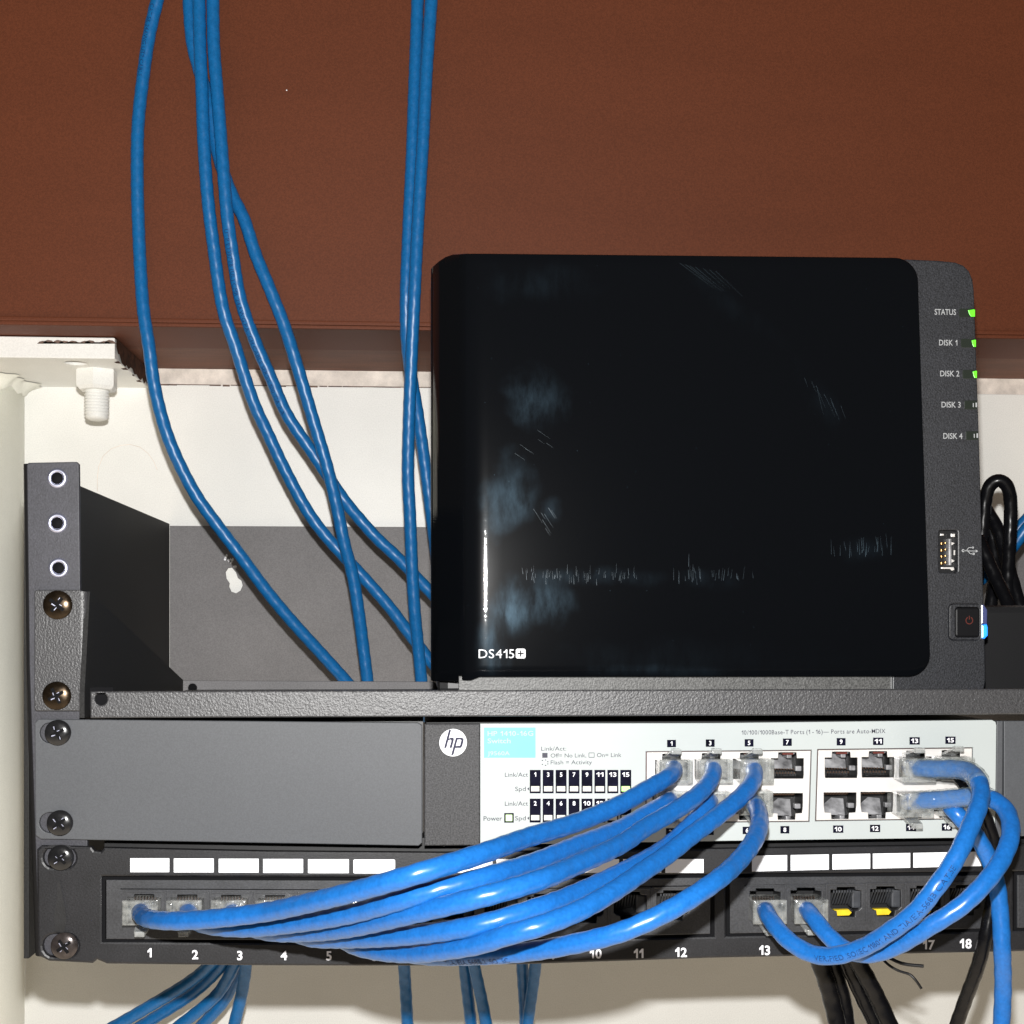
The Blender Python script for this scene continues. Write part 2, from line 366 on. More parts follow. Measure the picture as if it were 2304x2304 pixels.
        o = bpy.data.objects.new(name, me); COL.objects.link(o)
        if parent:
            o.parent = parent
            root = parent if parent.type == 'EMPTY' else parent.parent
            if parent.type == 'EMPTY': o.matrix_parent_inverse = Matrix.Translation(-parent.location)
        return o

def thing(name, label, cat, loc, group=None):
    o = bpy.data.objects.new(name, None); COL.objects.link(o); o.empty_display_size = .01
    o.location = Vector(loc)*MM; o['label'] = label; o['category'] = cat
    if group: o['group'] = group
    return o
def tag(o, label, cat, group=None):
    o['label'] = label; o['category'] = cat
    if group: o['group'] = group
    return o
def rrect(x0, y0, x1, y1, r, n=5):
    pts = []
    for cx, cy, a in ((x1-r, y0+r, -90), (x1-r, y1-r, 0), (x0+r, y1-r, 90), (x0+r, y0+r, 180)):
        for i in range(n+1):
            t = math.radians(a+90*i/n); pts.append((cx+r*math.cos(t), cy+r*math.sin(t)))
    return pts
def circ(cx, cy, r, n=20): return [(cx+r*math.cos(2*math.pi*i/n), cy+r*math.sin(2*math.pi*i/n)) for i in range(n)]

# ------------------------------------------------------------------ tubes
def spline(P, step=1.0):
    P = [Vector(p) for p in P]
    P = [P[0]*2-P[1]]+P+[P[-1]*2-P[-2]]
    dense = []
    for i in range(1, len(P)-2):
        p0, p1, p2, p3 = P[i-1:i+3]
        t0 = 0; t1 = t0+max((p1-p0).length, 1e-4)**.5; t2 = t1+max((p2-p1).length, 1e-4)**.5; t3 = t2+max((p3-p2).length, 1e-4)**.5
        n = max(4, int((p2-p1).length/step))
        for j in range(n):
            t = t1+(t2-t1)*j/n
            A1 = p0*((t1-t)/(t1-t0))+p1*((t-t0)/(t1-t0)); A2 = p1*((t2-t)/(t2-t1))+p2*((t-t1)/(t2-t1)); A3 = p2*((t3-t)/(t3-t2))+p3*((t-t2)/(t3-t2))
            B1 = A1*((t2-t)/(t2-t0))+A2*((t-t0)/(t2-t0)); B2 = A2*((t3-t)/(t3-t1))+A3*((t-t1)/(t3-t1))
            dense.append(B1*((t2-t)/(t2-t1))+B2*((t-t1)/(t2-t1)))
    dense.append(P[-2])
    for _ in range(6):                                   # relax small kinks
        dense = [dense[0]]+[(dense[i-1]+dense[i]*2+dense[i+1])/4 for i in range(1, len(dense)-1)]+[dense[-1]]
    out = [dense[0]]; acc = 0
    for a, b in zip(dense, dense[1:]):
        l = (b-a).length
        while acc+l >= step:
            k = (step-acc)/l; a = a.lerp(b, k); out.append(a); l = (b-a).length; acc = 0
        acc += l
    out.append(dense[-1]); return out
def tube(mb, path, r, seg=20, lump=0.018, pitch=7.5, ridges=0):
    T = [(path[min(i+1, len(path)-1)]-path[max(i-1, 0)]).normalized() for i in range(len(path))]
    n = T[0].cross(Vector((0, 1, 0.01))).normalized(); vs, fs = [], []; s = 0; ph = random.random()*6
    for i, p in enumerate(path):
        n = (n-T[i]*n.dot(T[i])).normalized(); b = T[i].cross(n)
        if i: s += (path[i]-path[i-1]).length
        for k in range(seg):
            a = 2*math.pi*k/seg
            rr = r*(1+lump*math.cos(2*a+2*math.pi*s/pitch+ph)+lump*.4*math.cos(3*a-2*math.pi*s/(pitch*.61)))
            vs.append(p+(n*math.cos(a)+b*math.sin(a))*rr)
        if i:
            for k in range(seg): fs.append([(i-1)*seg+k, (i-1)*seg+(k+1) % seg, i*seg+(k+1) % seg, i*seg+k])
    fs.append(list(range(seg))[::-1]); fs.append([(len(path)-1)*seg+k for k in range(seg)])
    mb.add(vs, fs, True)
def wrap_text(mb, body, path, r, s0, h, side=0.0, flip=False, bold=0.0, spread=1.0):
    """letters h mm tall printed along the jacket, on the side that faces the viewer"""
    vs, fs, x0, x1, y0, y1 = text_mesh(body, bold); c0, c1 = text_mesh('H', bold)[4:6]; sc = h/(c1-c0)
    L = [0]
    for a, b in zip(path, path[1:]): L.append(L[-1]+(b-a).length)
    eye = Vector((CX, -CD, CZ)); out = []
    for v in vs:
        s = (v.x-x0)*sc*spread; t = (v.y-(c0+c1)/2)*sc
        s = s0-s if flip else s0+s
        if flip: t = -t
        i = 0; s = min(max(s, 0), L[-1]-.01)
        lo, hi = 0, len(L)-1
        while hi-lo > 1:
            m = (lo+hi)//2
            if L[m] <= s: lo = m
            else: hi = m
        p = path[lo].lerp(path[hi], (s-L[lo])/(L[hi]-L[lo]+1e-9)); T = (path[min(hi+1, len(path)-1)]-path[max(lo-1, 0)]).normalized()
        e = (eye-p); e = (e-T*e.dot(T)).normalized(); b = T.cross(e)*-1
        a = t/r+side
        out.append(p+(e*math.cos(a)+b*math.sin(a))*(r*1.025+.03))
    mb.add(out, fs)
def PX(pts): return [U(*p) for p in pts]

# ================================================================== SETTING
YW = 276.0
m = MB()
holes = []
a = U(-900, 862, YW); b = U(3400, 862, YW)
m.box(-420, 700, YW, YW+6, -330, 252.6, .5)
wall = m.build('wall', 'wallpaint'); wall['kind'] = 'structure'
m = MB(); m.box(-420, 700, YW+3.5, YW+12, 252.4, 262.5); o = m.build('wall_top_edge', 'edgepaint'); o['kind'] = 'structure'
m = MB()
# scored knock-out arch and the rough seam along the top of the painted board
pts = [(219, 1105), (219, 1075), (222, 1050), (232, 1026), (250, 1010), (272, 1002), (293, 1000), (315, 1006), (333, 1020), (346, 1038), (354, 1058)]
for p, q in zip(pts, pts[1:]):
    A, B = U(*p, YW-.05), U(*q, YW-.05); d = (B-A).normalized(); n = Vector((-d.z, 0, d.x))*.16
    m.add([A-n, B-n, B+n, A+n], [[0, 1, 2, 3]])
o = m.build('scored_line', 'edgepaint', wall)
m = MB(); x = -75.0
while x < 400:
    wd = random.uniform(3, 12); h = random.choice([.15, .3, .3, .5, .8])
    m.box(x, x+wd, YW-.1, YW+.6, 252.6-h+random.uniform(-.2, .3), 252.9); x += wd*random.uniform(.85, 1.2)
m.build('seam', 'crack', wall)

# ------------------------------------------------------------------ beam
t = thing('wooden_beam', 'dark brown painted beam across the top with blue cables hanging before it', 'beam', (150, 220, 262))
ZB = 261.4
m = MB(); m.box(-420, 700, 171, 221, ZB, 700, .8); m.build('front_board', 'brown', t)
m = MB(); m.box(-420, 700, 221.3, 300, ZB+.6, 700, .6); m.build('rear_board', 'brownunder', t)
m = MB(); m.box(-420, 700, 169.2, 171.3, ZB+1.5, ZB+3.6, .6); m.build('edge_bead', 'brown', t)
for i in range(14):   # dark patches along the gap above the plate
    m = MB(); px = 95+i*12+random.uniform(-4, 4); hh = random.uniform(3, 9)
    m.pp([(px-14, 773), (px-9, 773-hh*.7), (px-2, 773-hh), (px+7, 773-hh*.8), (px+15, 773)], 194.4, .4); m.build('dark_patch', 'crack', t)
m = MB(); m.lathe(U(645, 203, 170.9), [(.35, -.3), (.35, .1), (.15, .3)], 10); m.build('paint_speck', 'label', t)

# ------------------------------------------------------------------ pipe with plate and bolt
t = thing('steel_pipe', 'off white painted round steel post at the left with a welded top plate', 'post', (-120.8, 262, -330))
m = MB(); m.lathe((-120.8, 262, -330), [(42, 0), (42, 580.5)], 96, 'Z'); m.build('pipe', 'pipepaint', t)
m = MB()
vs, fs = [], []; seg = 90; prof = [(42, -5.5), (43.2, -4.6), (44.6, -2.6), (46.5, -1.0), (48.5, .0)]
for j, (r, h) in enumerate(prof):
    for k in range(seg):
        a_ = 2*math.pi*k/seg; q = 1+.6*math.sin(k*1.9)*.5+.4*math.sin(k*.7)
        vs.append((-120.8+(42+(r-42)*q)*math.cos(a_), 262+(42+(r-42)*q)*math.sin(a_), 250.2+h*(1+.25*math.sin(k*1.3))*(1 if j < 4 else 0)))
for j in range(len(prof)-1):
    for k in range(seg): fs.append([j*seg+k, j*seg+(k+1) % seg, (j+1)*seg+(k+1) % seg, (j+1)*seg+k])
m.add(vs, fs, True); m.build('weld_bead', 'pipepaint', t)
zt, zb, Yp = 260.9, 250.6, 195.0
xr = U(258, 800, Yp).x
m = MB(); bm = bmesh.new()
# plate outline seen from above with one bolt hole
cu = bpy.data.curves.new('p', 'CURVE'); cu.dimensions = '2D'; cu.fill_mode = 'BOTH'; cu.extrude = (zt-zb)/2-.5; cu.bevel_depth = .5; cu.bevel_resolution = 1; cu.offset = -.5
hc = U(163, 833, 201); hc = (hc.x, 207.5)
outl = [(-330, Yp), (xr, Yp), (xr+.5, 275.9), (-330, 275.9)]
for pts in [outl, circ(hc[0], hc[1], 5.4, 28)]:
    sp = cu.splines.new('POLY'); sp.use_cyclic_u = True; sp.points.add(len(pts)-1)
    for i, (x, y) in enumerate(pts): sp.points[i].co = (x, y, 0, 1)
ob = bpy.data.objects.new('p', cu); me = bpy.data.meshes.new_from_object(ob)
m.add([Vector((v.co.x, v.co.y, v.co.z+(zt+zb)/2)) for v in me.vertices], [list(p.vertices) for p in me.polygons])
pl = m.build('top_plate', 'wallpaint', t); bpy.data.objects.remove(ob)
m = MB()
pts = [(Yp+.3, zt), (Yp+.3, zb+6), (Yp+4, zb+3.2), (Yp+7, zb+3.6), (Yp+12, zb+.4), (Yp+20, zb-.1)]
yy = Yp+20
while yy < 268: yy += random.uniform(3, 6); pts.append((yy, zb+random.choice([-.1, .2, 1.4, 2.2])))
pts += [(272, zb+2), (272, zt)]
vs = [(xr+.75, y, z) for y, z in pts]; m.add(vs, [list(range(len(pts)))[::-1]])
m.build('bare_edge', 'bareedge', t)
for i in range(4):
    yy = Yp+8+i*17; wv = random.uniform(.5, 3.2); m = MB()
    m.add([(xr+.6-wv, yy, zb-.06), (xr+.6, yy-2.5, zb-.06), (xr+.6, yy+4, zb-.06), (xr-.2-wv*.6, yy+3, zb-.06)], [[0, 1, 2, 3]]); m.build('paint_chip', 'bareedge', t)
nc = U(218, 880, 226); nx, ny = nc.x, 226.0
m = MB(); vs = []
R = 10.6
for h, r in ((zb-.05, R*.98), (zb-.6, R), (zb-8.6, R), (zb-10.3, R*.86)):
    for k in range(6):
        a_ = math.pi/3*k+math.radians(33); vs.append((nx+r*math.cos(a_), ny+r*math.sin(a_), h))
fs = [[0, 1, 2, 3, 4, 5], [23, 22, 21, 20, 19, 18]]
for j in range(3):
    for k in range(6): fs.append([j*6+k, (j+1)*6+k, (j+1)*6+(k+1) % 6, j*6+(k+1) % 6])
m.add(vs, fs); nut = m.build('hex_nut', 'wallpaint', t)
m = MB(); prof = []; z = 0
zz = zb-10.3
prof = [(5.9, 0)]
for i in range(8): prof += [(6.2, -.5-i*1.55), (6.2, -.9-i*1.55), (5.55, -1.3-i*1.55), (5.55, -1.5-i*1.55)]
prof += [(5.9, -13.2), (5.2, -14.4), (3.4, -15.2), (.3, -15.4)]
m.lathe((nx, ny, zz), prof, 36, 'Z'); m.build('threaded_bolt', 'wallpaint', t)

# ================================================================== RACK BRACKET
t = thing('rack_bracket', 'black steel wall bracket with threaded rail, side plate and keyhole back plate', 'rack', (0, 0, -10))
XS = U(59, 1300, 2.0).x
rail_holes = [(129, 1076), (129, 1177), (132, 1278)]
zr = U(100, 1041, 2).z
# rail flange, openings at the three free positions
m = MB(); m.plate([(60, 1046), (64, 1041), (172, 1039), (177, 1044), (180, 1330), (188, 1560), (195, 1780), (200, 2150), (88, 2150), (66, 1500)],
                  [circ(x, y, 14, 24) for x, y in rail_holes], 2.0, 1.8, .3)
m.build('rail', 'railpaint', t)
m = MB()
A = U(61, 1044, 3.5); B = U(66, 1500, 3.5); C_ = U(88, 2150, 3.5)
vs = []; fs = []; prof = []
for P in (A, B, C_):
    for k in range(7):
        a_ = math.pi/2*k/6; vs.append((P.x+1.6-3.0*math.sin(a_)-.2, 2.0+3.2-3.2*math.cos(a_), P.z))
for j in range(2):
    for k in range(6): fs.append([j*7+k, j*7+k+1, (j+1)*7+k+1, (j+1)*7+k])
m.add(vs, fs, True); m.build('rail_bend', 'nascase', t)
xside = A.x-1.6
m = MB(); m.prism([(0, 0), (1, 0), (1, 1), (0, 1)], 0, 1); m = MB()
m.box(xside, xside+1.8, 5, YW-2.2, 3, zr-.2, .2); m.build('side_plate', 'gusset', t)
# back plate with keyhole
YB = YW-2.2
zt_ = U(800, 1185, YB).z
kx = [(507, 1287), (513, 1278), (522, 1277), (531, 1288), (535, 1300), (543, 1306), (546, 1317), (541, 1329), (531, 1335), (520, 1331), (515, 1320), (516, 1312), (509, 1302)]
m = MB()
o0 = U(0, 0, YB)
cu_out = []
def pxof(X, Z, Y):   # mm -> pixel on plane Y, so that plate() can take millimetre outlines too
    c, s = math.cos(YAW), math.sin(YAW); v = Vector((X-CX, Y+CD, Z-CZ))
    xc = v.x*c-v.y*s; yc = v.x*s+v.y*c
    return (1152+F*xc/yc, HY-F*v.z/yc)
m.plate([pxof(X, Z, YB) for X, Z in ((xside+1.9, zt_), (481, zt_), (481, 4), (xside+1.9, 4))], [kx], YB, 1.6, .1)
bk = m.build('back_plate', 'backpaint', t)
m = MB()
for i in range(14):
    px, py = 500+random.uniform(0, 34), 1245+random.uniform(0, 30)
    if abs((px-500)*1.05-(py-1245)) < 13: m.pp([(px, py-3), (px+random.uniform(2, 5), py), (px+1, py+random.uniform(3, 6)), (px-2, py+1)], YB-.2, .1)
m.build('paint_flake', 'label', t)
for x, y in rail_holes:
    m = MB(); c = U(x, y, 2.0)
    m.lathe(c, [(2.0, -8), (1.9, .2), (2.2, .65), (2.75, .8), (3.25, .55), (3.5, .1), (3.5, -.5)], 36)
    m.v = m.v; o = m.build('threaded_insert', 'zinc', t)
    o.data.polygons[len(o.data.polygons)-2].use_smooth = False
    m = MB(); m.lathe(c+Vector((0, 0, 0)), [(1.98, .35), (1.98, .42)], 24); m.build('bore', 'hole', o)
# far side of the bracket, outside the picture on the right
m = MB(); m.box(463.5, 484, 2, 3.8, -10, zr, .3); m.build('rail', 'railpaint', t)
m = MB(); m.box(482.2, 484, 5, YW-2.2, 3, zr-.2, .2); m.build('side_plate', 'gusset', t)

# ------------------------------------------------------------------ screws
def screw(parent, px, py, Y, r, m_, slotmat='hole', rot=0.3, marks=True, dome=1.7):
    c = U(px, py, Y); m = MB(); n = 10
    hh = lambda L_: .5+dome*math.sqrt(max(0, 1-(L_/r/1.04)**2.0))
    prof = [(r*.98, -.2), (r, .3)]+[(r*math.cos(math.pi/2*i/n*.97), hh(r*math.cos(math.pi/2*i/n*.97))) for i in range(0, n+1)]
    m.lathe(c, prof, 40); o = m.build('screw', m_, parent)
    m = MB(); K = 5
    for k in range(4):
        a = rot+math.pi/2*k; d = Vector((math.cos(a), 0, math.sin(a))); n_ = Vector((-d.z, 0, d.x)); vs = []
        for q in range(K+1):
            L_ = r*.60*q/K; w_ = r*(.135-.02*q/K)
            for sg in (-1, 1): vs.append(c+d*L_+n_*w_*sg+Vector((0, -hh(L_)-.05, 0)))
        m.add(vs, [[2*q, 2*q+2, 2*q+3, 2*q+1] for q in range(K)])
    m.build('cross_recess', slotmat, o)
    if marks:
        for k in range(4):
            a = rot+math.pi/2*k+random.uniform(-.2, .2); L_ = r*random.uniform(.15, .5); s_ = r*random.uniform(.05, .09)
            d = Vector((math.cos(a), 0, math.sin(a))); n_ = Vector((-d.z, 0, d.x))
            m = MB(); q = c+d*L_+n_*r*.1+Vector((0, -hh(L_)-.13, 0)); m.add([q-d*s_*2, q+d*s_*1.6-n_*s_*.4, q+d*s_*2+n_*s_*.5, q-d*s_+n_*s_*.6], [[0, 1, 2, 3]])
            m.build('recess_glint', 'zinc', o)  # glints around the recess, painted as small pale flecks
    return o

# ================================================================== SHELF
t = thing('rack_shelf', 'black textured cantilever shelf carrying the glossy storage box', 'shelf', (240, 0, 87))
YL = -7.0                       # front lip
lipL, lipR = U(203, 1580, YL).x, 462
zl1, zl0 = U(1150, 1553, YL).z, U(1150, 1612, YL).z
m = MB(); m.plate([pxof(lipL, zl1, YL), pxof(lipR, zl1, YL), pxof(lipR, zl0, YL), pxof(lipL, zl0, YL)], [circ(227, 1573, 14, 24)], YL, 1.2, .5)
m.build('front_lip', 'shelfpaint', t)
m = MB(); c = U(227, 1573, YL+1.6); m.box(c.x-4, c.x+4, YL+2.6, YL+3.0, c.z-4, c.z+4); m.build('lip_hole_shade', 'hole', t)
m = MB(); m.box(lipL, lipR, YL+1.3, 190, zl0+.2, zl0+1.4); m.build('floor', 'shelfpaint', t)
YE = 0.0
m = MB(); m.plate(rrect(77, 1327, 184, 1600, 7), [], YE, 1.2, .35)
m.build('ear', 'shelfpaint', t)
e0, e1 = U(182, 1331, YE), U(182, 1596, YE); vs, fs = [], []
for j, z in enumerate((e0.z, e1.z)):
    for k in range(9): a_ = math.pi/2*k/8; vs.append((e0.x+2.2*math.sin(a_), YE+1.9-2.2*math.cos(a_), z))
for k in range(8): fs.append([k, 9+k, 10+k, k+1])
m = MB(); m.add(vs, fs, True); m.build('ear_fold', 'shelfpaint', t)
# vertical bend beside the ear and the triangular cheek that runs to the back
ztop = U(196, 1331, 2).z; zrear = U(412, 1530, 190).z; xg2 = U(412, 1530, 190).x
bm = MB()
xa_, xb_ = U(191, 1450, 2).x, xg2-1.2
vs = [(xa_, YL+1.3, zl0), (xa_, 2, zl0), (xb_, 190, zl0), (xb_, 190, zrear), (xa_, 2, ztop), (xa_, YL+1.3, zl1-1)]
vs2 = [(x+(1.7 if y < 100 else 1.2), y, z) for x, y, z in vs]
bm.add(vs+vs2, [[0, 1, 2, 3, 4, 5][::-1], [6, 7, 8, 9, 10, 11]]+[[i, (i+1) % 6, 6+(i+1) % 6, 6+i] for i in range(6)])
bm.build('side_cheek', 'gusset', t)
YR = 190.0
m = MB(); m.plate([(410, 1531), (975, 1534), (984, 1538), (986, 1560), (986, 1600), (410, 1600)], [circ(433, 1548, 10, 20)], YR, 1.2, .3); m.build('rear_lip', 'backpaint', t)
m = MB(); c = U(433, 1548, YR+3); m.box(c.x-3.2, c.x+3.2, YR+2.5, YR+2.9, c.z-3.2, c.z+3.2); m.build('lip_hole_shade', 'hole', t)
m = MB(); m.box(U(1000, 1540, 190).x, lipR, 190, 191.2, zl0+1.4, zrear, .3); m.build('rear_lip', 'backpaint', t)
m = MB(); m.box(lipR-1.2, lipR, YL+1.3, 190, zl0, zl1, .2); m.box(463.7, 482, 0, 1.2, zl0, ztop, .3); m.build('far_ear', 'shelfpaint', t)
screw(t, 131, 1361, YE-.2, 5.0, 'brass', 'hole', .9); screw(t, 129, 1565, YE-.2, 4.9, 'brass', 'hole', .5)

# ================================================================== SWITCH
YF = -1.0
t = thing('network_switch', 'grey sixteen port switch with white printed face and a long blank ear', 'network switch', (240, 0, 43))
# blank ear (grey plate with two slotted screw holes)
blk = [(78, 1627), (86, 1618), (940, 1626), (950, 1632), (950, 1896), (942, 1903), (92, 1888), (80, 1880)]
def slot(x0, x1, y, r):
    return [(x0+r*math.cos(a), y+r*math.sin(a)) for a in [math.pi/2+math.pi*i/8 for i in range(9)]]+[(x1+r*math.cos(a), y+r*math.sin(a)) for a in [-math.pi/2+math.pi*i/8 for i in range(9)]]
m = MB(); m.plate(blk, [slot(112, 135, 1649, 23), slot(111, 138, 1851, 23)], .2, 1.3, .3); m.build('mounting_ear', 'blank', t)
m = MB(); m.plate([pxof(U(2259, 1700, 0).x, U(2259, 1622, 0).z, 0), pxof(483, U(2259, 1622, 0).z, 0), pxof(483, U(2259, 1882, 0).z, 0), pxof(U(2259, 1700, 0).x, U(2259, 1882, 0).z, 0)], [], .2, 1.3, .3); m.build('mounting_ear', 'blank', t)
m = MB(); m.box(U(215, 1700, 0).x, U(952, 1700, 0).x, 13.6, 30, 44.5, 87.0); m.build('dark_gap_filler', 'nascase', t)  # added dark box behind the ear, stands in for the shade in the gap
# chassis
xl, xrr = U(957, 1700, 0).x, U(2256, 1700, 0).x
m = MB(); m.box(xl, xrr, 12.6, 150, U(1500, 1893, 0).z, U(1500, 1628, 0).z, .5); m.build('chassis', 'nascase', t)
m = MB(); m.pp([(955, 1629), (1080, 1629), (1080, 1902), (955, 1903)], YF, 3, .4); m.build('front_cheek', 'cheek', t)
g1 = [(1453, 1690.5), (1827, 1687), (1822, 1849.5), (1452, 1852)]
g2 = [(1839, 1685.5), (2190, 1681.5), (2189, 1843.5), (1834, 1848)]
m = MB(); m.plate([(1080.5, 1628), (1600, 1627), (2232, 1620), (2240, 1624), (2242, 1632), (2239, 1878), (2234, 1884), (1700, 1891), (1300, 1897), (1080.5, 1902)], [g1, g2], YF, 2.6, .15)
m.build('white_faceplate', 'paper', t)
m = MB(); m.pp([(2243, 1622), (2257, 1622), (2255, 1884), (2240, 1885)], YF+.4, 2.5, .3); m.build('end_cap', 'blank', t)
top = {1: 1511, 3: 1600, 5: 1686, 7: 1772, 9: 1893, 11: 1976, 13: 2060, 15: 2140}
bot = {2: 1505, 4: 1597, 6: 1683, 8: 1770, 10: 1890.5, 12: 1973.5, 14: 2055, 16: 2134}
def ytop(x): return 1704.5-(x-1893)*.0125
def ybot(x): return 1783-(x-1890)*.0125
def opening_top(x):
    y = ytop(x); a, b = 37, 20.5
    return [(x-a, y), (x-b-1, y), (x-b, y-13), (x-b+6, y-13.5), (x+b-6, y-13.5), (x+b, y-13), (x+b+1, y), (x+a, y), (x+a, y+38), (x+a-1, y+46), (x-a+1, y+46), (x-a, y+38)]
def opening_bot(x):
    y = ybot(x); a, b = 37, 20.5
    return [(x-a, y), (x+a, y), (x+a, y+30), (x+a-2, y+45), (x+b, y+46), (x+b-1, y+60), (x-b+1, y+60), (x-b, y+46), (x-a+2, y+45), (x-a, y+30)]
for gi, (g, rng) in enumerate(((g1, range(1, 9)), (g2, range(9, 17)))):
    q = [(g[0][0]+3, g[0][1]+2.5), (g[1][0]-3, g[1][1]+2.5), (g[2][0]-3, g[2][1]-2.5), (g[3][0]+3, g[3][1]-2.5)]
    m = MB(); m.plate(q, [opening_top(top[i]) if i % 2 else opening_bot(bot[i]) for i in rng], YF+.2, .5, .12)
    jb = m.build('jack_shield', 'silver', t)
    m = MB(); m.plate(g, [[(x, y) for x, y in q]], YF+1.2, .4); m.build('shield_gap', 'silveredge', jb)
    z0, z1 = U(1600, 1850, 0).z, U(1600, 1688, 0).z
    for i in rng:
        x = top[i] if i % 2 else bot[i]; y = (ytop(x)-13) if i % 2 else ybot(x)
        L_, R_ = U(x-38.5, y, 0).x, U(x+38.5, y, 0).x
        T_, B_ = (U(x, y-1, 0).z, U(x, y+61, 0).z) if i % 2 else (U(x, y-2, 0).z, U(x, y+61, 0).z)
        m = MB()   # open-fronted socket well
        m.add([(L_, .1, B_), (R_, .1, B_), (R_, .1, T_), (L_, .1, T_), (L_, 12, B_), (R_, 12, B_), (R_, 12, T_), (L_, 12, T_)],
              [[0, 1, 5, 4], [1, 2, 6, 5], [2, 3, 7, 6], [3, 0, 4, 7], [4, 5, 6, 7]])
        p = m.build('port', 'cavity', t)
        m = MB(); yb = y+44 if i % 2 else y+12
        # moulded ramp, latch block and light window inside the well
        c = U(x, (y+22) if i % 2 else (y+36), 4); w_ = (R_-L_)/2
        m.add([(c.x-w_*.92, 4.5, c.z-2.2), (c.x+w_*.3, 4.5, c.z-2.6), (c.x+w_*.42, 9, c.z+3), (c.x-w_*.3, 9, c.z+3.4), (c.x-w_*.92, 6, c.z+1.2)], [[0, 1, 2, 3, 4]])
        m.box(c.x+w_*.45, c.x+w_*.8, 3.4, 6, c.z-(3.2 if i % 2 else -.2), c.z-(1.4 if i % 2 else -2.0), .3)
        m.box(c.x-w_*.4, c.x+w_*.35, 2.0, 7, c.z+(3.0 if i % 2 else -5.2), c.z+(4.6 if i % 2 else -3.4), .4)
        m.box(c.x-w_*.15, c.x+w_*.15, 1.6, 8, c.z+(1.6 if i % 2 else -4.0), c.z+(3.4 if i % 2 else -2.2), .4)
        m.build('moulding', 'portgrey', p)
        m = MB()
        for k in range(8):
            cx_ = U(x-30+k*6.6, yb, 2).x; cz_ = U(x, yb+(4 if i % 2 else -8), 2).z
            m.box(cx_-.2, cx_+.2, 2.2, 2.9, cz_, cz_+.6); m.box(cx_-.17, cx_+.17, 4.2, 4.8, cz_+(1.1 if i % 2 else -.4), cz_+(1.7 if i % 2 else .0))
        m.build('contact', 'copperglint', p)
        if i % 2:
            m = MB(); a_ = U(x, y+1.5, 1.0); m.box(a_.x-2.0, a_.x+2.0, .6, 1.2, a_.z-.55, a_.z+.1); m.build('latch_lip', 'rediron', p)
    
# printing
YT = YF-.08
m = MB(); m.pr(1089, 1637, 1205, 1705, YT, .06); m.build('model_label', 'cyan', t)
m = MB(); m.text('HP 1410-16G', 1097, 1650.5, 11, YT-.06, 103, .012, 'L'); m.text('Switch', 1097, 1667, 11, YT-.06, 52, .012, 'L'); m.text('J9560A', 1097, 1695, 9, YT-.06, 50, .01, 'L')
m.build('label_text', 'palecyan', t)
def pt(*a, **k): m = MB(); m.text(*a, **k); m.build('printed_text', 'greyink', t)
pt('10/100/1000Base-T Ports (1 - 16)\u2014 Ports are Auto-MDIX', 1831, 1646.5, 9.5, YT, 323, .004, rot=math.radians(.35))
for y in (1743, 1808): pt('Link/Act', 1162, y, 9.5, YT, 52, .0)
for y in (1775, 1841): pt('Spd', 1171, y, 9.5, YT, 24, .0)
pt('Power', 1109, 1841.5, 10, YT, 42, .004)
pt('Link/Act:', 1218, 1684.5, 9, YT, 56, .0, 'L'); pt('Off= No Link,', 1239, 1700, 9, YT, 80, .0, 'L'); pt('On= Link', 1343, 1699, 9, YT, 55, .0, 'L')
pt('Flash = Activity', 1239, 1715.5, 9, YT, 93, .0, 'L')
m = MB(); m.pr(1220, 1694, 1232, 1705, YT, .05); m.build('printed_mark', 'greyink', t)
for y in (1775, 1841): m = MB(); m.pp([(1186, y), (1191, y-4), (1191, y+4)], YT, .05); m.build('printed_mark', 'greyink', t)
m = MB()
for x, y in ((1219, 1710), (1226, 1709), (1231, 1713), (1219, 1719), (1226, 1721), (1231, 1718)): m.pr(x, y, x+3, y+2, YT, .05)
m.build('printed_mark', 'greyink', t)
m = MB(); m.strokes([((1325, 1694), (1337, 1694)), ((1325, 1704), (1337, 1704)), ((1325, 1694), (1325, 1704)), ((1337, 1694), (1337, 1704))], 1.2, YT); m.build('printed_mark', 'greyink', t)
# number tags above and below the ports
tags = [(1, 1511, 1673), (3, 1598, 1672), (5, 1685.5, 1671.5), (7, 1771.6, 1670), (9, 1892.6, 1669), (11, 1976, 1668), (13, 2058, 1667), (15, 2138.6, 1665.5),
        (2, 1508.5, 1872), (4, 1596, 1870.5), (6, 1681, 1868.5), (8, 1766, 1867), (10, 1886, 1865.6), (12, 1969, 1864), (14, 2050, 1862), (16, 2130.6, 1861)]
def tagbox(n, x0, y0, x1, y1, ty, wf):
    m = MB(); m.pr(x0, y0, x1, y1, YT, .06); o = m.build('number_tag', 'ledbox', t)
    m = MB(); m.text(str(n), (x0+x1)/2, ty, 9.7, YT-.06, None if n < 10 else wf, .022); m.build('printed_number', 'inkwhite', o)
for n, x, y in tags:
    hw = 10 if n < 10 else 11.5
    tagbox(n, x-hw, y-8.3, x+hw, y+8.3, y, 15.5)
for r, (y0, y1) in enumerate(((1732.3, 1785), (1797, 1850.7))):
    for k in range(8):
        x = 1192+k*29.1; tagbox(2*k+1+r, x, y0, x+24.6, y1, y0+10.5, 16)
m = MB(); m.pr(1134.5, 1829.5, 1156, 1851, YT, .06); m.build('power_light_frame', 'ledbox', t)
for r, y in enumerate((1769, 1834)):
    for k in range(8):
        x = 1195+k*29.1; m = MB(); m.pr(x, y, x+18.6, y+11.5, YT-.1, .08); m.build('indicator_light', 'ledgreen' if (r == 0 and k == 7) else 'ledoff', t)
m = MB(); m.pr(1138, 1833, 1152.5, 1847.5, YT-.1, .08); m.build('power_light', 'ledpale', t)
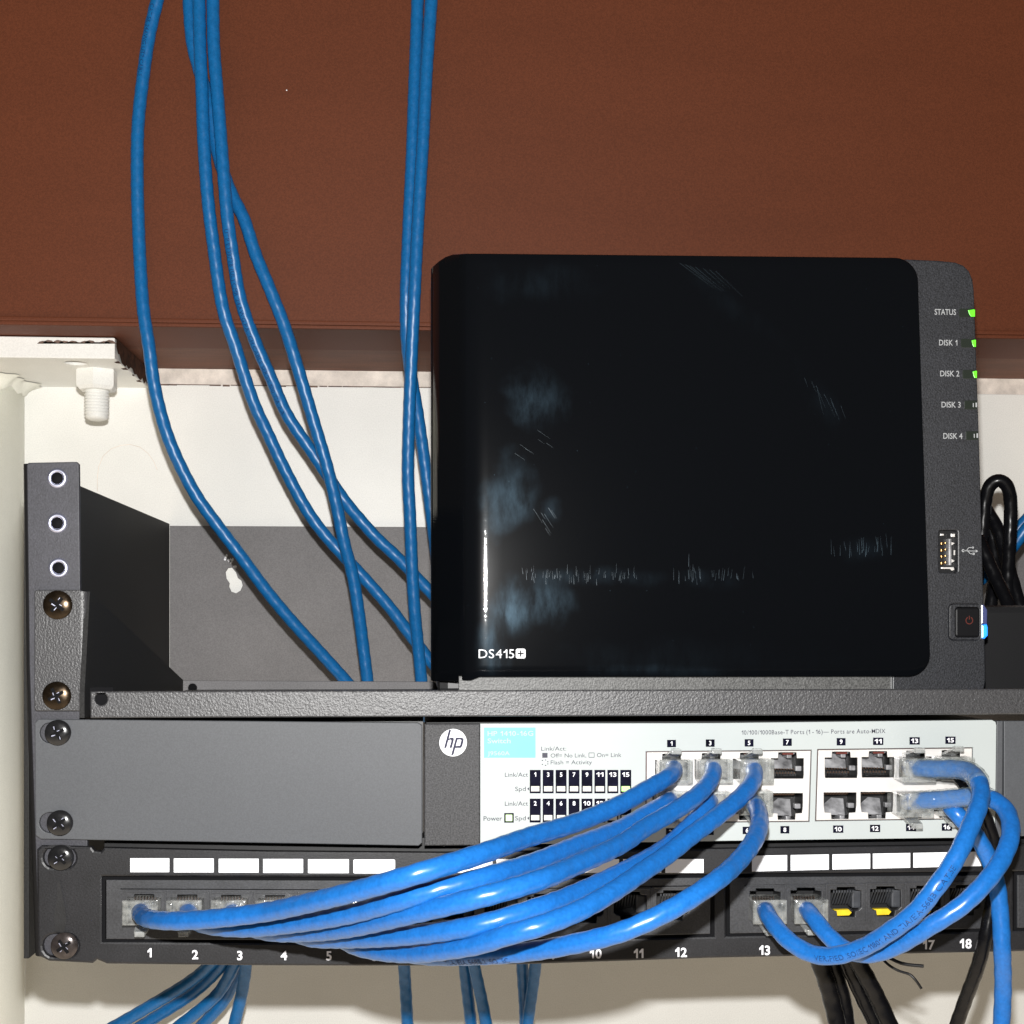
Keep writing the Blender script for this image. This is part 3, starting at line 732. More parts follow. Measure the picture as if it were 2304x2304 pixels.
# round emblem
m = MB(); c = U(1019.5, 1671, YT); m.lathe(c, [(4.85, -.05), (4.85, .05), (4.8, .06)], 64); em = m.build('round_emblem', 'label', t)
m = MB(); YH = YT-.12
def sl(x, y, w_, h_, sh=.27):   # slanted bar: bottom-left x,y in px
    return [(x, y), (x+w_, y), (x+w_+h_*sh, y-h_), (x+h_*sh, y-h_)]
for bar in (sl(999, 1683, 5.2, 41), ): m.pp(bar, YH, .05)
m.pp([(1007.5, 1664), (1013.5, 1659.5), (1019, 1659.5), (1021.5, 1662), (1020.8, 1667), (1016.5, 1683), (1011.3, 1683), (1015.6, 1666.5), (1014.5, 1664.2), (1010, 1665.5), (1006, 1669)], YH-.01, .05)
m.pp(sl(1015, 1699, 5.2, 39.5), YH-.02, .05)
m.pp([(1026.5, 1659.7), (1039, 1659.7), (1043.4, 1662.5), (1043, 1668), (1040, 1679), (1036.5, 1683), (1020.5, 1683), (1021.8, 1678.4), (1033, 1678.4), (1035, 1677), (1038, 1666), (1037, 1664.2), (1025.3, 1664.2)], YH-.03, .05)
m.build('emblem_letters', 'ink', em)
screw(t, 131.5, 1648, -.2, 4.45, 'blackscrew', 'hole', .45); screw(t, 136, 1851, -.2, 4.45, 'blackscrew', 'hole', .7)

# ================================================================== PATCH PANEL
t = thing('patch_panel', 'black numbered patch panel with white label strip at the bottom of the rack', 'patch panel', (240, 0, 0))
def pedge(x): # bottom edge (pixels)
    return 2167+7*math.sin(min(max((x-85)/1500, 0), 1)*math.pi)-max(0, (x-1100))*.0215
xs = [240, 400, 600, 800, 1000, 1200, 1400, 1600, 1800, 2000, 2250, 2500]
outer = [(82, 1912), (92, 1903), (205, 1905), (212, 1914), (226, 1916), (234, 1907)]
outer += [(600, 1915), (1000, 1918), (1500, 1911), (1900, 1905), (2250, 1900), (2600, 1893), (2900, 1888)]
outer += [(2900, 2112)]+[(x, pedge(x)) for x in reversed(xs)]+[(228, 2164), (218, 2160), (208, 2168), (110, 2163), (88, 2152), (84, 2140)]
mods = [(233, 1973, 938, 2123, 'a'), (968, 1975, 1604, 2118, 'b'), (1637, 1968, 2252, 2105, 'c'), (2284, 1955, 2880, 2090, 'd')]
def skew(x, y):   # rows of the face bow with the panel
    return y+(pedge(x)-2167)*.75
modpoly = []
for x0, y0, x1, y1, _ in mods:
    a0, a1 = x0-3, x1+3
    modpoly.append([(a0, 1974+(pedge(x0)-2167)*.4-2), (a1, 1974+(pedge(x1)-2167)*.4-2), (a1, 2117+(pedge(x1)-2167)*.9), (a0, 2117+(pedge(x0)-2167)*.9)])
m = MB(); m.plate(outer, [slot(121, 146, 1930, 24), slot(122, 150, 2128, 26)]+modpoly, 0, 1.4, .8)
m.build('face_plate', 'panelpaint', t)
# white paper labels in one strip per block of six
lab = [(293, 381), (391, 481), (492, 582), (592, 682), (693, 785), (795, 889)]
for x0, x1 in lab:
    m = MB(); yy = 1931+(x0-293)*.0055; m.pp(rrect(x0, yy, x1, yy+31.5, 3 if x1 > 880 else 1, 3), -.75, .15); m.build('paper_label', 'label', t)
for k in range(6):
    m = MB(); x1 = 1583-k*95; x0 = x1-86; m.pr(x0, 1933, x1, 1964, -.75, .15); m.build('paper_label', 'label', t)
for k, (x0, x1) in enumerate(((1692, 1771), (1779, 1865), (1873, 1958), (1964, 2048), (2055, 2138), (2146, 2226))):
    m = MB(); a_, b_ = 1925.5-k*1.6, 1961-k*2.2; m.pp([(x0, a_), (x1, a_-1.6), (x1, b_-2), (x0, b_)], -.75, .15); m.build('paper_label', 'label', t)
m = MB()
for (px, py), s_ in zip(((336.5, 2144.5), (439, 2148), (539.5, 2150), (638.8, 2150), (740, 2150.5), (842, 2152), (1056, 2151), (1151, 2150), (1246, 2148.5), (1340.5, 2146.3), (1437, 2146), (1532.5, 2143),
                        (1720.5, 2138.4), (1811, 2135), (1903, 2132), (2001, 2128.5), (2090, 2126), (2173, 2123.5)), range(1, 19)):
    m = MB(); m.text(str(s_), px, py, 21, -.65, None, .028); m.build('printed_number', 'inkwhite', t)
jx = [324, 421, 520, 619, 718, 817, 1030, 1127, 1224, 1321, 1418, 1515, 1722, 1814, 1904, 1993, 2083, 2172]+[2370+88*k for k in range(6)]
def jy(x): return 2014+(pedge(x)-2167)*.8
def jopen(x):
    y = jy(x); a, b = 36, 20
    return [(x-a, y), (x-b, y-2), (x+b, y-2), (x+a, y), (x+a+1, y+8), (x+a, y+44), (x+a-6, y+50), (x+b, y+51), (x+b-2, y+64), (x-b+2, y+64), (x-b, y+51), (x-a+6, y+50), (x-a, y+44)]
def jopen(x):
    y = jy(x); a = 37 if x < 1650 else 34.5; k = a/36
    P = [(-a, 2), (-22*k, 2), (-21*k, -4), (21*k, -4), (22*k, 2), (a, 4), (a, 42), (a-6, 48), (22*k, 50), (20*k, 63), (-20*k, 63), (-22*k, 50), (-a+6, 48), (-a, 42)]
    return [(x+p, y+q) for p, q in P]
plugged = {0, 1, 2, 3, 4, 5, 12, 13}
for mi_, ((x0, y0, x1, y1, _), poly) in enumerate(zip(mods, modpoly)):
    bz = MB(); inner = [(poly[0][0]+7, poly[0][1]+7), (poly[1][0]-7, poly[1][1]+7), (poly[2][0]-7, poly[2][1]-6), (poly[3][0]+7, poly[3][1]-6)]
    bz.plate(poly, [inner], .9, 2.0, .0); bzo = bz.build('module_gap', 'hole', t)
    js = jx[mi_*6:mi_*6+6]
    m = MB(); m.plate([(x+s*1.5, y) for (x, y), s in zip(inner, (1, -1, -1, 1))], [jopen(x) for x in js], -.4, 1.2, .25)
    mo = m.build('jack_module', 'plastic', t)
    m = MB()   # raised ridges: tray line along the top and ribs between the jacks
    ya = lambda x: 1974+(pedge(x)-2167)*.55+24
    m.pp([(inner[0][0]+34, ya(x0)), (inner[1][0]-34, ya(x1)), (inner[1][0]-34, ya(x1)+2), (inner[0][0]+34, ya(x0)+2)], -.55, .2)
    m.build('groove_line', 'hole', mo)
    m = MB()
    for x in js[:-1]: 
        xx = x+(js[1]-js[0])/2; yy = jy(xx); m.pp([(xx-2, yy-12), (xx+2, yy-12), (xx+2, yy+76), (xx-2, yy+76)], -.75, .4, .1)
    for x in js:
        yy = jy(x); m.pp([(x-44, yy-12), (x+44, yy-12), (x+44, yy-8), (x-44, yy-8)], -.65, .3, .1)
    m.build('rib', 'plastic', mo)
for k, x in enumerate(jx[:18]):
    y = jy(x); c = U(x, y+25, 0); hw = 5.9
    m = MB(); L_, R_ = U(x-38, y, 0).x, U(x+38, y, 0).x; T_, B_ = U(x, y-6, 0).z, U(x, y+66, 0).z
    m.add([(L_, .9, B_), (R_, .9, B_), (R_, .9, T_), (L_, .9, T_), (L_, 13, B_), (R_, 13, B_), (R_, 13, T_), (L_, 13, T_)],
          [[0, 1, 5, 4], [1, 2, 6, 5], [2, 3, 7, 6], [3, 0, 4, 7], [4, 5, 6, 7]])
    j = m.build('keystone_jack', 'cavity', t)
    if k in plugged: continue
    m = MB()
    for q in range(8):
        a_ = U(x-28+q*6.2, y+5, 1.5).x; z_ = U(x, y+6, 1.5).z
        m.add([(a_-.2, 1.6, z_), (a_+.2, 1.6, z_), (a_+.2, 6, z_-5.2), (a_-.2, 6, z_-5.2)], [[0, 1, 2, 3]])
        m.box(a_-.22, a_+.22, 1.4, 1.8, z_-.3, z_+.5)
    m.build('contact', 'jackplastic', j)
    m = MB(); a_ = U(x+20, y+22, 3); m.box(a_.x-1.2, a_.x+2.6, 3, 9, a_.z-3.5, a_.z+3, .7); m.build('latch_block', 'jackplastic', j)
    if k in (14, 15, 16, 17):
        m = MB(); a_ = U(x, y+54, .4)
        m.pp([(x-27, y+47), (x+6, y+46), (x+13, y+53), (x+7, y+60), (x-20, y+61), (x-27, y+54)], .1, 2.0, .3); m.build('yellow_latch', 'yellow', j)
screw(t, 138, 1929, -.3, 4.4, 'blackscrew', 'hole', .75); screw(t, 146, 2127, -.3, 4.6, 'darkscrew', 'hole', .6)
m = MB(); m.pp([(130, 1985), (134, 1980), (146, 2040), (150, 2075), (143, 2100), (124, 2095), (121, 2060), (128, 2025)], -.63, .03); m.build('wear_stain', 'stain', t)
m = MB()
for g in (((230, 20, 8), 1),): pass
m.box(U(215, 2000, 0).x, 462, 13.6, 30, 3, U(1000, 1899, 0).z+.2); m.build('jack_housing', 'nascase', t)  # rear jack bodies as one box, raised to keep the gap above dark

# ================================================================== STORAGE BOX
t = thing('storage_box', 'upright black storage box with glossy scratched door on the shelf', 'network storage', (250, 100, zl0+1.4))
YN = 20.0; YZ = 24.0
bezel = [(1086, 583), (2040, 583), (2110, 586), (2150, 590), (2168, 597), (2181, 610), (2189, 630), (2192, 655), (2204, 1000), (2217, 1480), (2218, 1530), (2214, 1552), (2210, 1575), (1086, 1575)]
def nasline(y): return 2190+(y-650)*(2217-2190)/(1480-650)
leds = [(704, 2158), (772, 2162), (842, 2166), (911, 2170), (980, 2173)]
hs = [[(x0, y-9), (nasline(y)-2.5, y-9), (nasline(y)-2.5, y+9), (x0, y+9)] for y, x0 in leds]
usb = rrect(2113, 1193, 2155, 1288, 5, 3)
btn = [(x, y) for x, y in rrect(2137, 1358, 2219, 1438, 12, 4)]
m = MB(); m.plate(bezel, [usb, rrect(2136, 1359, 2206, 1440, 9, 4)], YZ, 3, .5); m.build('front_bezel', 'nasplastic', t)
m = MB(); a_, b_ = U(1030, 1522, 23.3), U(1155, 1580, 23.3)
m.pp([(1032, 1521), (2008, 1523), (2008, 1578), (1032, 1578)], 23.2, .7, .2); m.build('base_strip', 'nasbottom', t)
m = MB(); m.strokes([((2005, 1524), (2005, 1550)), ((2010, 1524), (2010, 1550))], 1.5, 23.1); m.build('seam', 'nastext', t)
m = MB(); xa, xb = U(985, 1000, 28).x, U(2176, 1000, 28).x
m.box(xa, xb, 39.2, 186, zl0+4, U(1500, 600, 27).z, 4); m.box(U(1088, 1000, 28).x, xb-.1, 27.5, 60, zl0+4.1, U(1500, 600, 27).z-.1, 1); m.build('case', 'nascase', t)
for xx in (xa+8, xb-16):
    for yy in (41, 168): m = MB(); m.box(xx, xx+10, yy, yy+10, zl0+1.4, zl0+4.2, .5); m.build('rubber_foot', 'tie', t)
# door: flat front that rolls back along its left side
def doorshape():
    # cross section (x offset, y) left->right, built from the roll at px 1073
    xf = U(1078, 1293, YN).x; xr0, yr0 = U(972, 1293, 40).x, 40.0
    xr0 = U(973, 1293, 38).x
    sec = [(xr0, 38.5), (xr0+.3, 36.5)]
    # curve from left edge to front with tight radius at xf
    n = 16
    P0, P1, P2 = Vector((xr0+.3, 36.5)), Vector((xf-5.0, YN+1.6)), Vector((xf+.8, YN))
    for i in range(1, 6): sec.append(tuple(P0.lerp(P1, i/5)))
    Q0, Q1, Q2 = Vector(P1), Vector((xf-1.9, YN+.08)), Vector((xf+3.5, YN))
    for i in range(1, n+1):
        u = i/n; sec.append(tuple(Q0*(1-u)**2+Q1*2*u*(1-u)+Q2*u*u))
    return sec
sec = doorshape()
zT = lambda x: U(1100, 577, YN).z-(x-130)*.012
zB_ = U(1500, 1518, YN).z
xR = U(2062, 700, YN).x; xRb = U(2092, 1480, YN).x
m = MB(); vs = []; fs = []
rows = 40; zt0 = U(1010, 576, YN).z
xl0 = sec[0][0]; xf = sec[-1][0]
def secy(x):
    if x >= xf: return YN
    for (x0_, y0_), (x1_, y1_) in zip(sec, sec[1:]):
        if x0_ <= x <= x1_: return y0_+(y1_-y0_)*(x-x0_)/max(x1_-x0_, 1e-6)
    return sec[0][1]
def lerpt(t_, tab):
    for (a, b), (c, d) in zip(tab, tab[1:]):
        if t_ <= c: return b+(d-b)*max(0, min(1, (t_-a)/(c-a)))
    return tab[-1][1]
def pxx(x): return pxof(x, 200, secy(x))[0]
def topz(x): p = pxx(x); return U(p, lerpt(p, [(972, 606), (977, 600), (990, 589), (1004, 580), (1018, 575), (1045, 573), (1090, 573), (1500, 577), (2092, 583)]), secy(x)).z
def botz(x): p = pxx(x); return U(p, lerpt(p, [(972, 1530), (1060, 1528), (1078, 1520), (1500, 1520), (2092, 1519)]), secy(x)).z
cols = list(sec)
for i in range(1, 41): cols.append((xf+(xR-3-xf)*i/40, YN))
grid = []
for j in range(rows+1):
    v_ = j/rows; row = []
    for (x, y) in cols:
        z = topz(x)*(1-v_)+botz(x)*v_
        fx = (x-xf)/(xR-3-xf) if x > xf else 0
        lean = max(0, fx)*(xRb-xR)*v_
        row.append(len(vs)); vs.append((x+lean, y, z))
    grid.append(row)
for j in range(rows):
    for i in range(len(cols)-1): fs.append([grid[j][i], grid[j+1][i], grid[j+1][i+1], grid[j][i+1]])
m.add(vs, fs, True)
# right rim with rounded corners as a separate outline strip
xe = cols[-1][0]; rim = []
zt1, zb1 = topz(xe), botz(xe)
R_ = 8.2
def rimx(z): return 3+(zt1-z)/(zt1-zb1)*0
NR = 10; outl = []
tr = Vector((xe, zt1)); br = Vector((xe+(xRb-xR), zb1))
pts = []
for i in range(NR+1):
    a = math.pi/2*(1-i/NR); pts.append(Vector((tr.x-R_+3+R_*math.cos(a), tr.y-R_+R_*math.sin(a))))
for i in range(NR+1):
    a = -math.pi/2*(i/NR); pts.append(Vector((br.x-R_+3+R_*math.cos(a), br.y+R_+R_*math.sin(a))))
# trim the grid corners: rebuild the door as a filled outline plate instead of the plain grid corner
m = MB()
vs, fs = [], []
ncol = len(cols); grid = []
def rightcut(x, z_top, z_bot):
    """height limits near the rounded right corners"""
    return z_top, z_bot
xend = xR
colsx = list(sec)+[(xf+(xend-R_-xf)*i/30, YN) for i in range(1, 31)]
for i in range(1, 13):
    a = math.pi/2*i/12; colsx.append((xend-R_+R_*math.sin(a), YN))
def ends(x):
    a, b = topz(x), botz(x)
    if x > xend-R_:
        d = x-(xend-R_); h = R_-math.sqrt(max(0, R_*R_-d*d)); a -= h; b += h
    return a, b
for j in range(rows+1):
    v_ = j/rows; row = []
    for (x, y) in colsx:
        a, b = ends(x); z = a*(1-v_)+b*v_
        fx = (x-xf)/(xend-xf) if x > xf else 0
        vz = (topz(x)-z)/(topz(x)-botz(x))
        row.append(len(vs)); vs.append((x+fx*(xRb-xR)*vz, y, z))
    grid.append(row)
nc_ = len(colsx)
for j in range(rows):
    for i in range(nc_-1): fs.append([grid[j][i], grid[j+1][i], grid[j+1][i+1], grid[j][i+1]])
# rounded edge turning back to the bezel
loop = [grid[0][i] for i in range(nc_)]+[grid[j][-1] for j in range(1, rows+1)]+[grid[rows][i] for i in range(nc_-2, -1, -1)]+[grid[j][0] for j in range(rows-1, 0, -1)]
prev = loop; n = len(loop)
cen = Vector((sum(vs[i][0] for i in loop)/n, 0, sum(vs[i][2] for i in loop)/n))
for (off, dy) in ((.25, .1), (.5, .4), (.6, 1.0), (.6, 3.6)):
    ring_ = []
    for k, idx in enumerate(loop):
        p = Vector(vs[idx]); a = Vector(vs[loop[k-1]]); b = Vector(vs[loop[(k+1) % n]]); d = (b-a); d.y = 0
        nrm = Vector((d.z, 0, -d.x))
        if nrm.length < 1e-6: nrm = (p-cen)
        nrm.y = 0; nrm.normalize()
        if nrm.dot(p-cen) < 0: nrm = -nrm
        ring_.append(len(vs)); vs.append(tuple(p+nrm*off+Vector((0, dy, 0))))
    for k in range(n): fs.append([prev[k], prev[(k+1) % n], ring_[(k+1) % n], ring_[k]])
    prev = ring_
m.add(vs, fs, True)
dr = m.build('glossy_door', 'door', t)
bmx = bmesh.new(); bmx.from_mesh(dr.data); bmesh.ops.recalc_face_normals(bmx, faces=bmx.faces[:]); bmx.to_mesh(dr.data); bmx.free()
# fine scratches that glint
m = MB()
def scr(px, py, L_, ang, w_=.7):
    A = U(px, py, YN-.03); d = Vector((math.cos(ang), 0, math.sin(ang)))*L_/6.2; n_ = Vector((-d.z, 0, d.x)).normalized()*w_/12.4
    m.add([A-n_, A+d-n_*.3, A+d+n_*.3, A+n_], [[0, 1, 2, 3]])
mat('hairline', (0.045, 0.07, 0.09), 0.4, 0.3)
def cluster(fn, n):
    global m
    m = MB()
    for i in range(n): fn(i)
    m.build('scratch_cluster', 'hairline', t)
g, u = random.gauss, random.uniform
for cx_ in (1200, 1265, 1330, 1395): cluster(lambda i: scr(g(cx_, 22), g(1300, 8), u(6, 24), math.pi/2+g(0, .08), u(.3, .8)), 14)
for cx_ in (1560, 1625): cluster(lambda i: scr(g(cx_, 28), g(1302, 8), u(8, 30), math.pi/2+g(0, .08), u(.3, .8)), 15)
cluster(lambda i: scr(g(1940, 38), g(1245, 8), u(14, 38), math.pi/2+g(0, .1), u(.3, .7)), 26)
cluster(lambda i: scr(1530+i*13+u(-5, 5), 592+i*3, 110-i*6+u(-20, 20), -.62-i*.02, .28), 7)
cluster(lambda i: scr(1810+i*11+u(-6, 6), 850+i*9, u(20, 60), -1.15+g(0, .1), .28), 8)
cluster(lambda i: scr(1210+u(-20, 35), 1150+u(-15, 45), u(15, 40), -1.0, .5), 8)
cluster(lambda i: scr(1160+u(-10, 70), 975+u(-10, 45), u(10, 40), -.6, .35), 6)
m = MB(); m.text('DS415', 1077, 1471, 19.5, YN-.1, 80, .0, 'L')
m.build('model_print', 'white', t)
m = MB(); m.plate(rrect(1160.5, 1459.5, 1182.5, 1481.5, 4, 4), [[(1170, 1463.5), (1173, 1463.5), (1173, 1469), (1178.5, 1469), (1178.5, 1472), (1173, 1472), (1173, 1477.5), (1170, 1477.5), (1170, 1472), (1164.5, 1472), (1164.5, 1469), (1170, 1469)]], YN-.12, .04); m.build('plus_sign', 'white', t)
m = MB(); YQ = YZ-.08
for s_, x, y, w_ in (('STATUS', 2127, 702, 48), ('DISK 1', 2133.5, 771, 41), ('DISK 2', 2137, 840.5, 43), ('DISK 3', 2140, 910.5, 43), ('DISK 4', 2144, 981, 43)): m = MB(); m.text(s_, x, y, 12.5, YQ, w_, .01); m.build('printed_text', 'nastext', t)
m = MB()   # trident mark beside the usb socket
m.strokes([((2166, 1239), (2196, 1240)), ((2174, 1239), (2180, 1232)), ((2180, 1232), (2188, 1232)), ((2178, 1240), (2183, 1246)), ((2183, 1246), (2190, 1246))], 1.8, YQ)
m.ring(2167, 1239, 0, 3.6, YQ, n=14); m.ring(2189, 1232, 0, 2.4, YQ, n=10); m.pr(2188, 1243.5, 2193, 1248.5, YQ, .02); m.pp([(2195, 1236.5), (2201, 1240), (2195, 1243.5)], YQ, .02)
m.build('port_symbol', 'nastext', t)
for (y, x0), on in zip(leds, (1, 1, 1, 0, 0)):
    xe_ = nasline(y)+1.5
    m = MB(); m.pp([(x0, y-8), (x0+3, y-10), (xe_-1, y-10), (xe_, y-8), (xe_, y+8), (xe_-1, y+10), (x0+3, y+10), (x0, y+8)], YZ-.12, 1.5, .1); w_ = m.build('light_window', 'leddark', t)
    m = MB(); wd = 15 if y < 750 else 9
    if on: m.pp([(xe_-wd, y-6), (xe_-1, y-8), (xe_+.6, y-7), (xe_+.6, y+8), (xe_-wd*.55, y+8), (xe_-wd*.8, y+3)], YZ-.3, 1.4, .15); m.build('status_light', 'lednas', w_)
    else:
        m.pr(xe_-11, y-4, xe_-9, y+5, YZ-.2, .3); m.build('status_light', 'nastext', w_)
        m = MB(); m.pr(xe_-5, y-5, xe_-1.5, y+5, YZ-.2, .3); m.build('status_light', 'nastext', w_)
# usb socket
m = MB(); m.pp(usb, YZ+6.0, 1); us = m.build('usb_socket', 'hole', t)
m = MB(); m.pr(2135, 1212, 2141, 1272, YZ+.9, 4, .2); m.build('tongue', 'portgrey', us)
m = MB()
for y in (1223, 1238, 1252, 1267): m.pr(2117, y-3, 2124, y+3, YZ+1.2, .8, .3); m.pr(2126, y-4, 2130, y+1, YZ+1.8, .8, .3)
m.build('contact', 'gold', us)
m = MB(); m.pr(2116, 1201, 2124, 1205, YZ+1, .6, .2); m.pr(2140, 1201, 2149, 1208, YZ+1, .6, .2); m.pp([(2118, 1276), (2146, 1276), (2148, 1282), (2142, 1284), (2138, 1280), (2118, 1280)], YZ+.8, .6, .2)
m.pp([(2141, 1220), (2148, 1222), (2141, 1227)], YZ+.9, .5); m.pp([(2141, 1258), (2148, 1262), (2141, 1266)], YZ+.9, .5); m.pr(2146, 1238, 2149, 1249, YZ+.9, .5)
m.build('spring_clip', 'silver', us)
# power button with its light at the edge
m = MB(); m.plate(rrect(2136.5, 1359.5, 2207.5, 1439.5, 9, 4), [rrect(2149, 1366, 2204, 1434, 7, 4)], YZ+.4, 1.2, .2); pb = m.build('button_surround', 'nasplastic', t)
m = MB(); m.pp(rrect(2150, 1367, 2206, 1434, 7, 4), YZ-.5, 4, .7); bt = m.build('power_button', 'button', t)
m = MB(); m.ring(2181, 1396, 7.0, 9.2, YZ-.56, math.radians(118), math.radians(422), 30); m.strokes([((2181, 1385.5), (2181, 1394))], 2, YZ-.56); m.build('power_mark', 'rediron', bt)
m = MB(); m.pp([(2208, 1360), (2214, 1360), (2222, 1372), (2222, 1404), (2208, 1404)], YZ-.2, 3.5, .5); m.build('light_pipe', 'lightpipe', t)
m = MB(); m.pp([(2208, 1404.5), (2222, 1404.5), (2224, 1412), (2224, 1430), (2216, 1438), (2208, 1437)], YZ-.3, 3.5, .8); m.build('power_light', 'ledblue', t)

# ================================================================== PLUGS AND CABLES
def plug(parent, px, py, up=True, Y0=-9.5, hw=5.85, hh=4.1, boot=False, dy=0):
    """clear modular plug pushed into a socket; clip above (up) or below"""
    c = U(px, py, -2); s = 1 if up else -1
    m = MB(); m.box(c.x-hw, c.x+hw, Y0, 3.5, c.z-hh, c.z+hh, .45)
    m.box(c.x-hw-.25, c.x+hw+.25, Y0+.6, Y0+1.3, c.z-hh-.2, c.z+hh+.2, .3); m.box(c.x-hw+1.2, c.x-hw+2.0, Y0-.2, -3, c.z-hh+.8, c.z+hh-.8, .3); m.box(c.x+hw-2.0, c.x+hw-1.2, Y0-.2, -3, c.z-hh+.8, c.z+hh-.8, .3)
    p = m.build('plug', 'clearplug', parent)
    m = MB(); zc = c.z+s*(hh+.1)
    m.add([(c.x-2.6, 0, zc), (c.x+2.6, 0, zc), (c.x+2.2, Y0+1.5, zc+s*2.2), (c.x-2.2, Y0+1.5, zc+s*2.2),
           (c.x-2.6, 0, zc+s*.9), (c.x+2.6, 0, zc+s*.9), (c.x+2.2, Y0+1.5, zc+s*3.1), (c.x-2.2, Y0+1.5, zc+s*3.1)],
          [[0, 1, 2, 3], [4, 5, 6, 7], [0, 1, 5, 4], [1, 2, 6, 5], [2, 3, 7, 6], [3, 0, 4, 7]])
    m.box(c.x-1.7, c.x+1.7, Y0-.5, Y0+2.2, min(zc+s*2.0, zc+s*3.9), max(zc+s*2.0, zc+s*3.9), .3)
    m.build('clip', 'clearclip', p)
    m = MB()
    for k in range(8):
        x = c.x-3.6+k*1.02; m.box(x-.16, x+.16, .3, 2.6, c.z-s*(hh-.4), c.z-s*(hh-1.6))
    m.build('contact_blade', 'copperglint', p)
    return c
R0 = 3.0
def cable(label, pts, group, material='bluejacket', r=R0, name='network_cable', plugs=(), prints=(), cat='cable', lump=.021):
    if group == GA: pts = [(x, y, d if d > -17 else -17+(d+17)*1.22) for x, y, d in pts]
    P = PX(pts)
    t = thing(name, label, cat, P[0], group)
    path = spline(P); m = MB(); tube(m, path, r, 22, lump); m.build('jacket', material, t)
    for pl in plugs: plug(t, *pl[:2], **(pl[2] if len(pl) > 2 else {}))
    if prints:
        m = MB()
        for body, s0, h, side, flip in prints: wrap_text(m, body, path, r, s0, h, side, flip)
        m.build('jacket_print', 'cableink', t)
    return t, path
def boot(t, path, s0, s1, r, name='boot'):
    """translucent ribbed sleeve over the first stretch of a jacket"""
    L = 0; seg_ = [path[0]]
    out = []
    for a, b in zip(path, path[1:]):
        L += (b-a).length
        if s0 <= L <= s1: out.append(b)
    m = MB(); tube(m, out, r, 22, .03, 3.0); m.build(name, 'clearboot', t)

GA = 'blue patch cables looping from the switch down to the patch panel'
# (pixel x, pixel y, depth) along each cable; bulge towards the viewer between the sockets
tA, pA = cable('topmost blue loop, from switch port 1 to patch panel jack 1',
    [(322, 2050, 1), (316, 2052, -9), (322, 2062, -20), (345, 2069, -30), (390, 2072, -38), (480, 2067, -46), (600, 2052, -56), (645, 2043, -62), (790, 2008, -80), (935, 1967, -90), (1080, 1922, -82), (1179, 1887, -68), (1304, 1848, -50), (1397, 1809, -38), (1452, 1778, -30), (1500, 1750, -22), (1516, 1736, -14), (1516, 1727, -6), (1515, 1726, 1)], GA,
    plugs=[(324, 2045, dict(up=False)), (1513, 1732, dict(up=True, Y0=-10))])
tB, pB = cable('second blue loop from the top, half behind the one from switch port 3',
    [(421, 2048, 1), (424, 2052, -9), (436, 2070, -18), (480, 2084, -28), (560, 2088, -38), (645, 2080, -48), (790, 2056, -66), (935, 2016, -80), (1080, 1977, -78), (1200, 1941, -64), (1290, 1905, -50), (1400, 1862, -32), (1460, 1828, -22), (1500, 1806, -14), (1508, 1800, -7), (1508, 1800, 1)], GA,
    plugs=[(421, 2045, dict(up=False)), (1508, 1802, dict(up=False, Y0=-10))])
tC, pC = cable('third blue loop from the top, from switch port 3',
    [(520, 2048, 1), (523, 2053, -9), (540, 2076, -18), (600, 2096, -28), (690, 2098, -42), (790, 2087, -58), (935, 2054, -78), (1080, 2019, -88), (1200, 1985, -84), (1290, 1949, -72), (1400, 1898, -54), (1452, 1862, -44), (1503, 1833, -36), (1555, 1800, -28), (1590, 1768, -20), (1604, 1742, -13), (1604, 1727, -6), (1602, 1725, 1)], GA,
    plugs=[(520, 2045, dict(up=False)), (1602, 1731, dict(up=True, Y0=-10))])
tD, pD = cable('fourth blue loop from the top, half behind the one from switch port 5',
    [(619, 2048, 1), (622, 2053, -9), (640, 2080, -18), (690, 2108, -30), (790, 2112, -46), (935, 2103, -66), (1080, 2081, -78), (1200, 2046, -76), (1290, 2013, -66), (1435, 1944, -44), (1500, 1905, -32), (1560, 1850, -22), (1593, 1810, -14), (1597, 1802, -7), (1597, 1802, 1)], GA,
    plugs=[(619, 2045, dict(up=False)), (1597, 1803, dict(up=False, Y0=-10))])
tE, pE = cable('fifth blue loop from the top, from switch port 5',
    [(718, 2048, 1), (722, 2054, -9), (740, 2086, -18), (790, 2124, -32), (850, 2140, -44), (935, 2145, -58), (1000, 2138, -68), (1080, 2124, -78), (1145, 2103, -84), (1200, 2088, -86), (1290, 2055, -82), (1370, 2012, -74), (1452, 1957, -62), (1503, 1922, -54), (1555, 1880, -46), (1607, 1842, -38), (1659, 1800, -29), (1690, 1765, -21), (1698, 1742, -13), (1694, 1727, -6), (1691, 1724, 1)], GA,
    plugs=[(718, 2045, dict(up=False)), (1692, 1731, dict(up=True, Y0=-10.5))])
tF, pF = cable('lowest blue loop, from switch port 6 sweeping below the other five',
    [(817, 2048, 1), (822, 2055, -9), (840, 2090, -18), (880, 2132, -28), (950, 2150, -38), (1072, 2150, -50), (1181, 2142, -62), (1290, 2124, -72), (1398, 2097, -78), (1507, 2048, -78), (1600, 1990, -72), (1659, 1940, -60), (1697, 1890, -48), (1709, 1855, -38), (1706, 1825, -26), (1696, 1806, -15), (1689, 1801, -7), (1688, 1801, 1)], GA,
    plugs=[(817, 2045, dict(up=False)), (1690, 1801, dict(up=False, Y0=-10.5))], prints=[('TIA/EIA 568B.2 ISO/IEC', 62, 1.9, -.75, False)])
boot(tF, pF[::-1], 5, 24, 3.5)
GB = 'blue patch cables looping at the right of the switch'
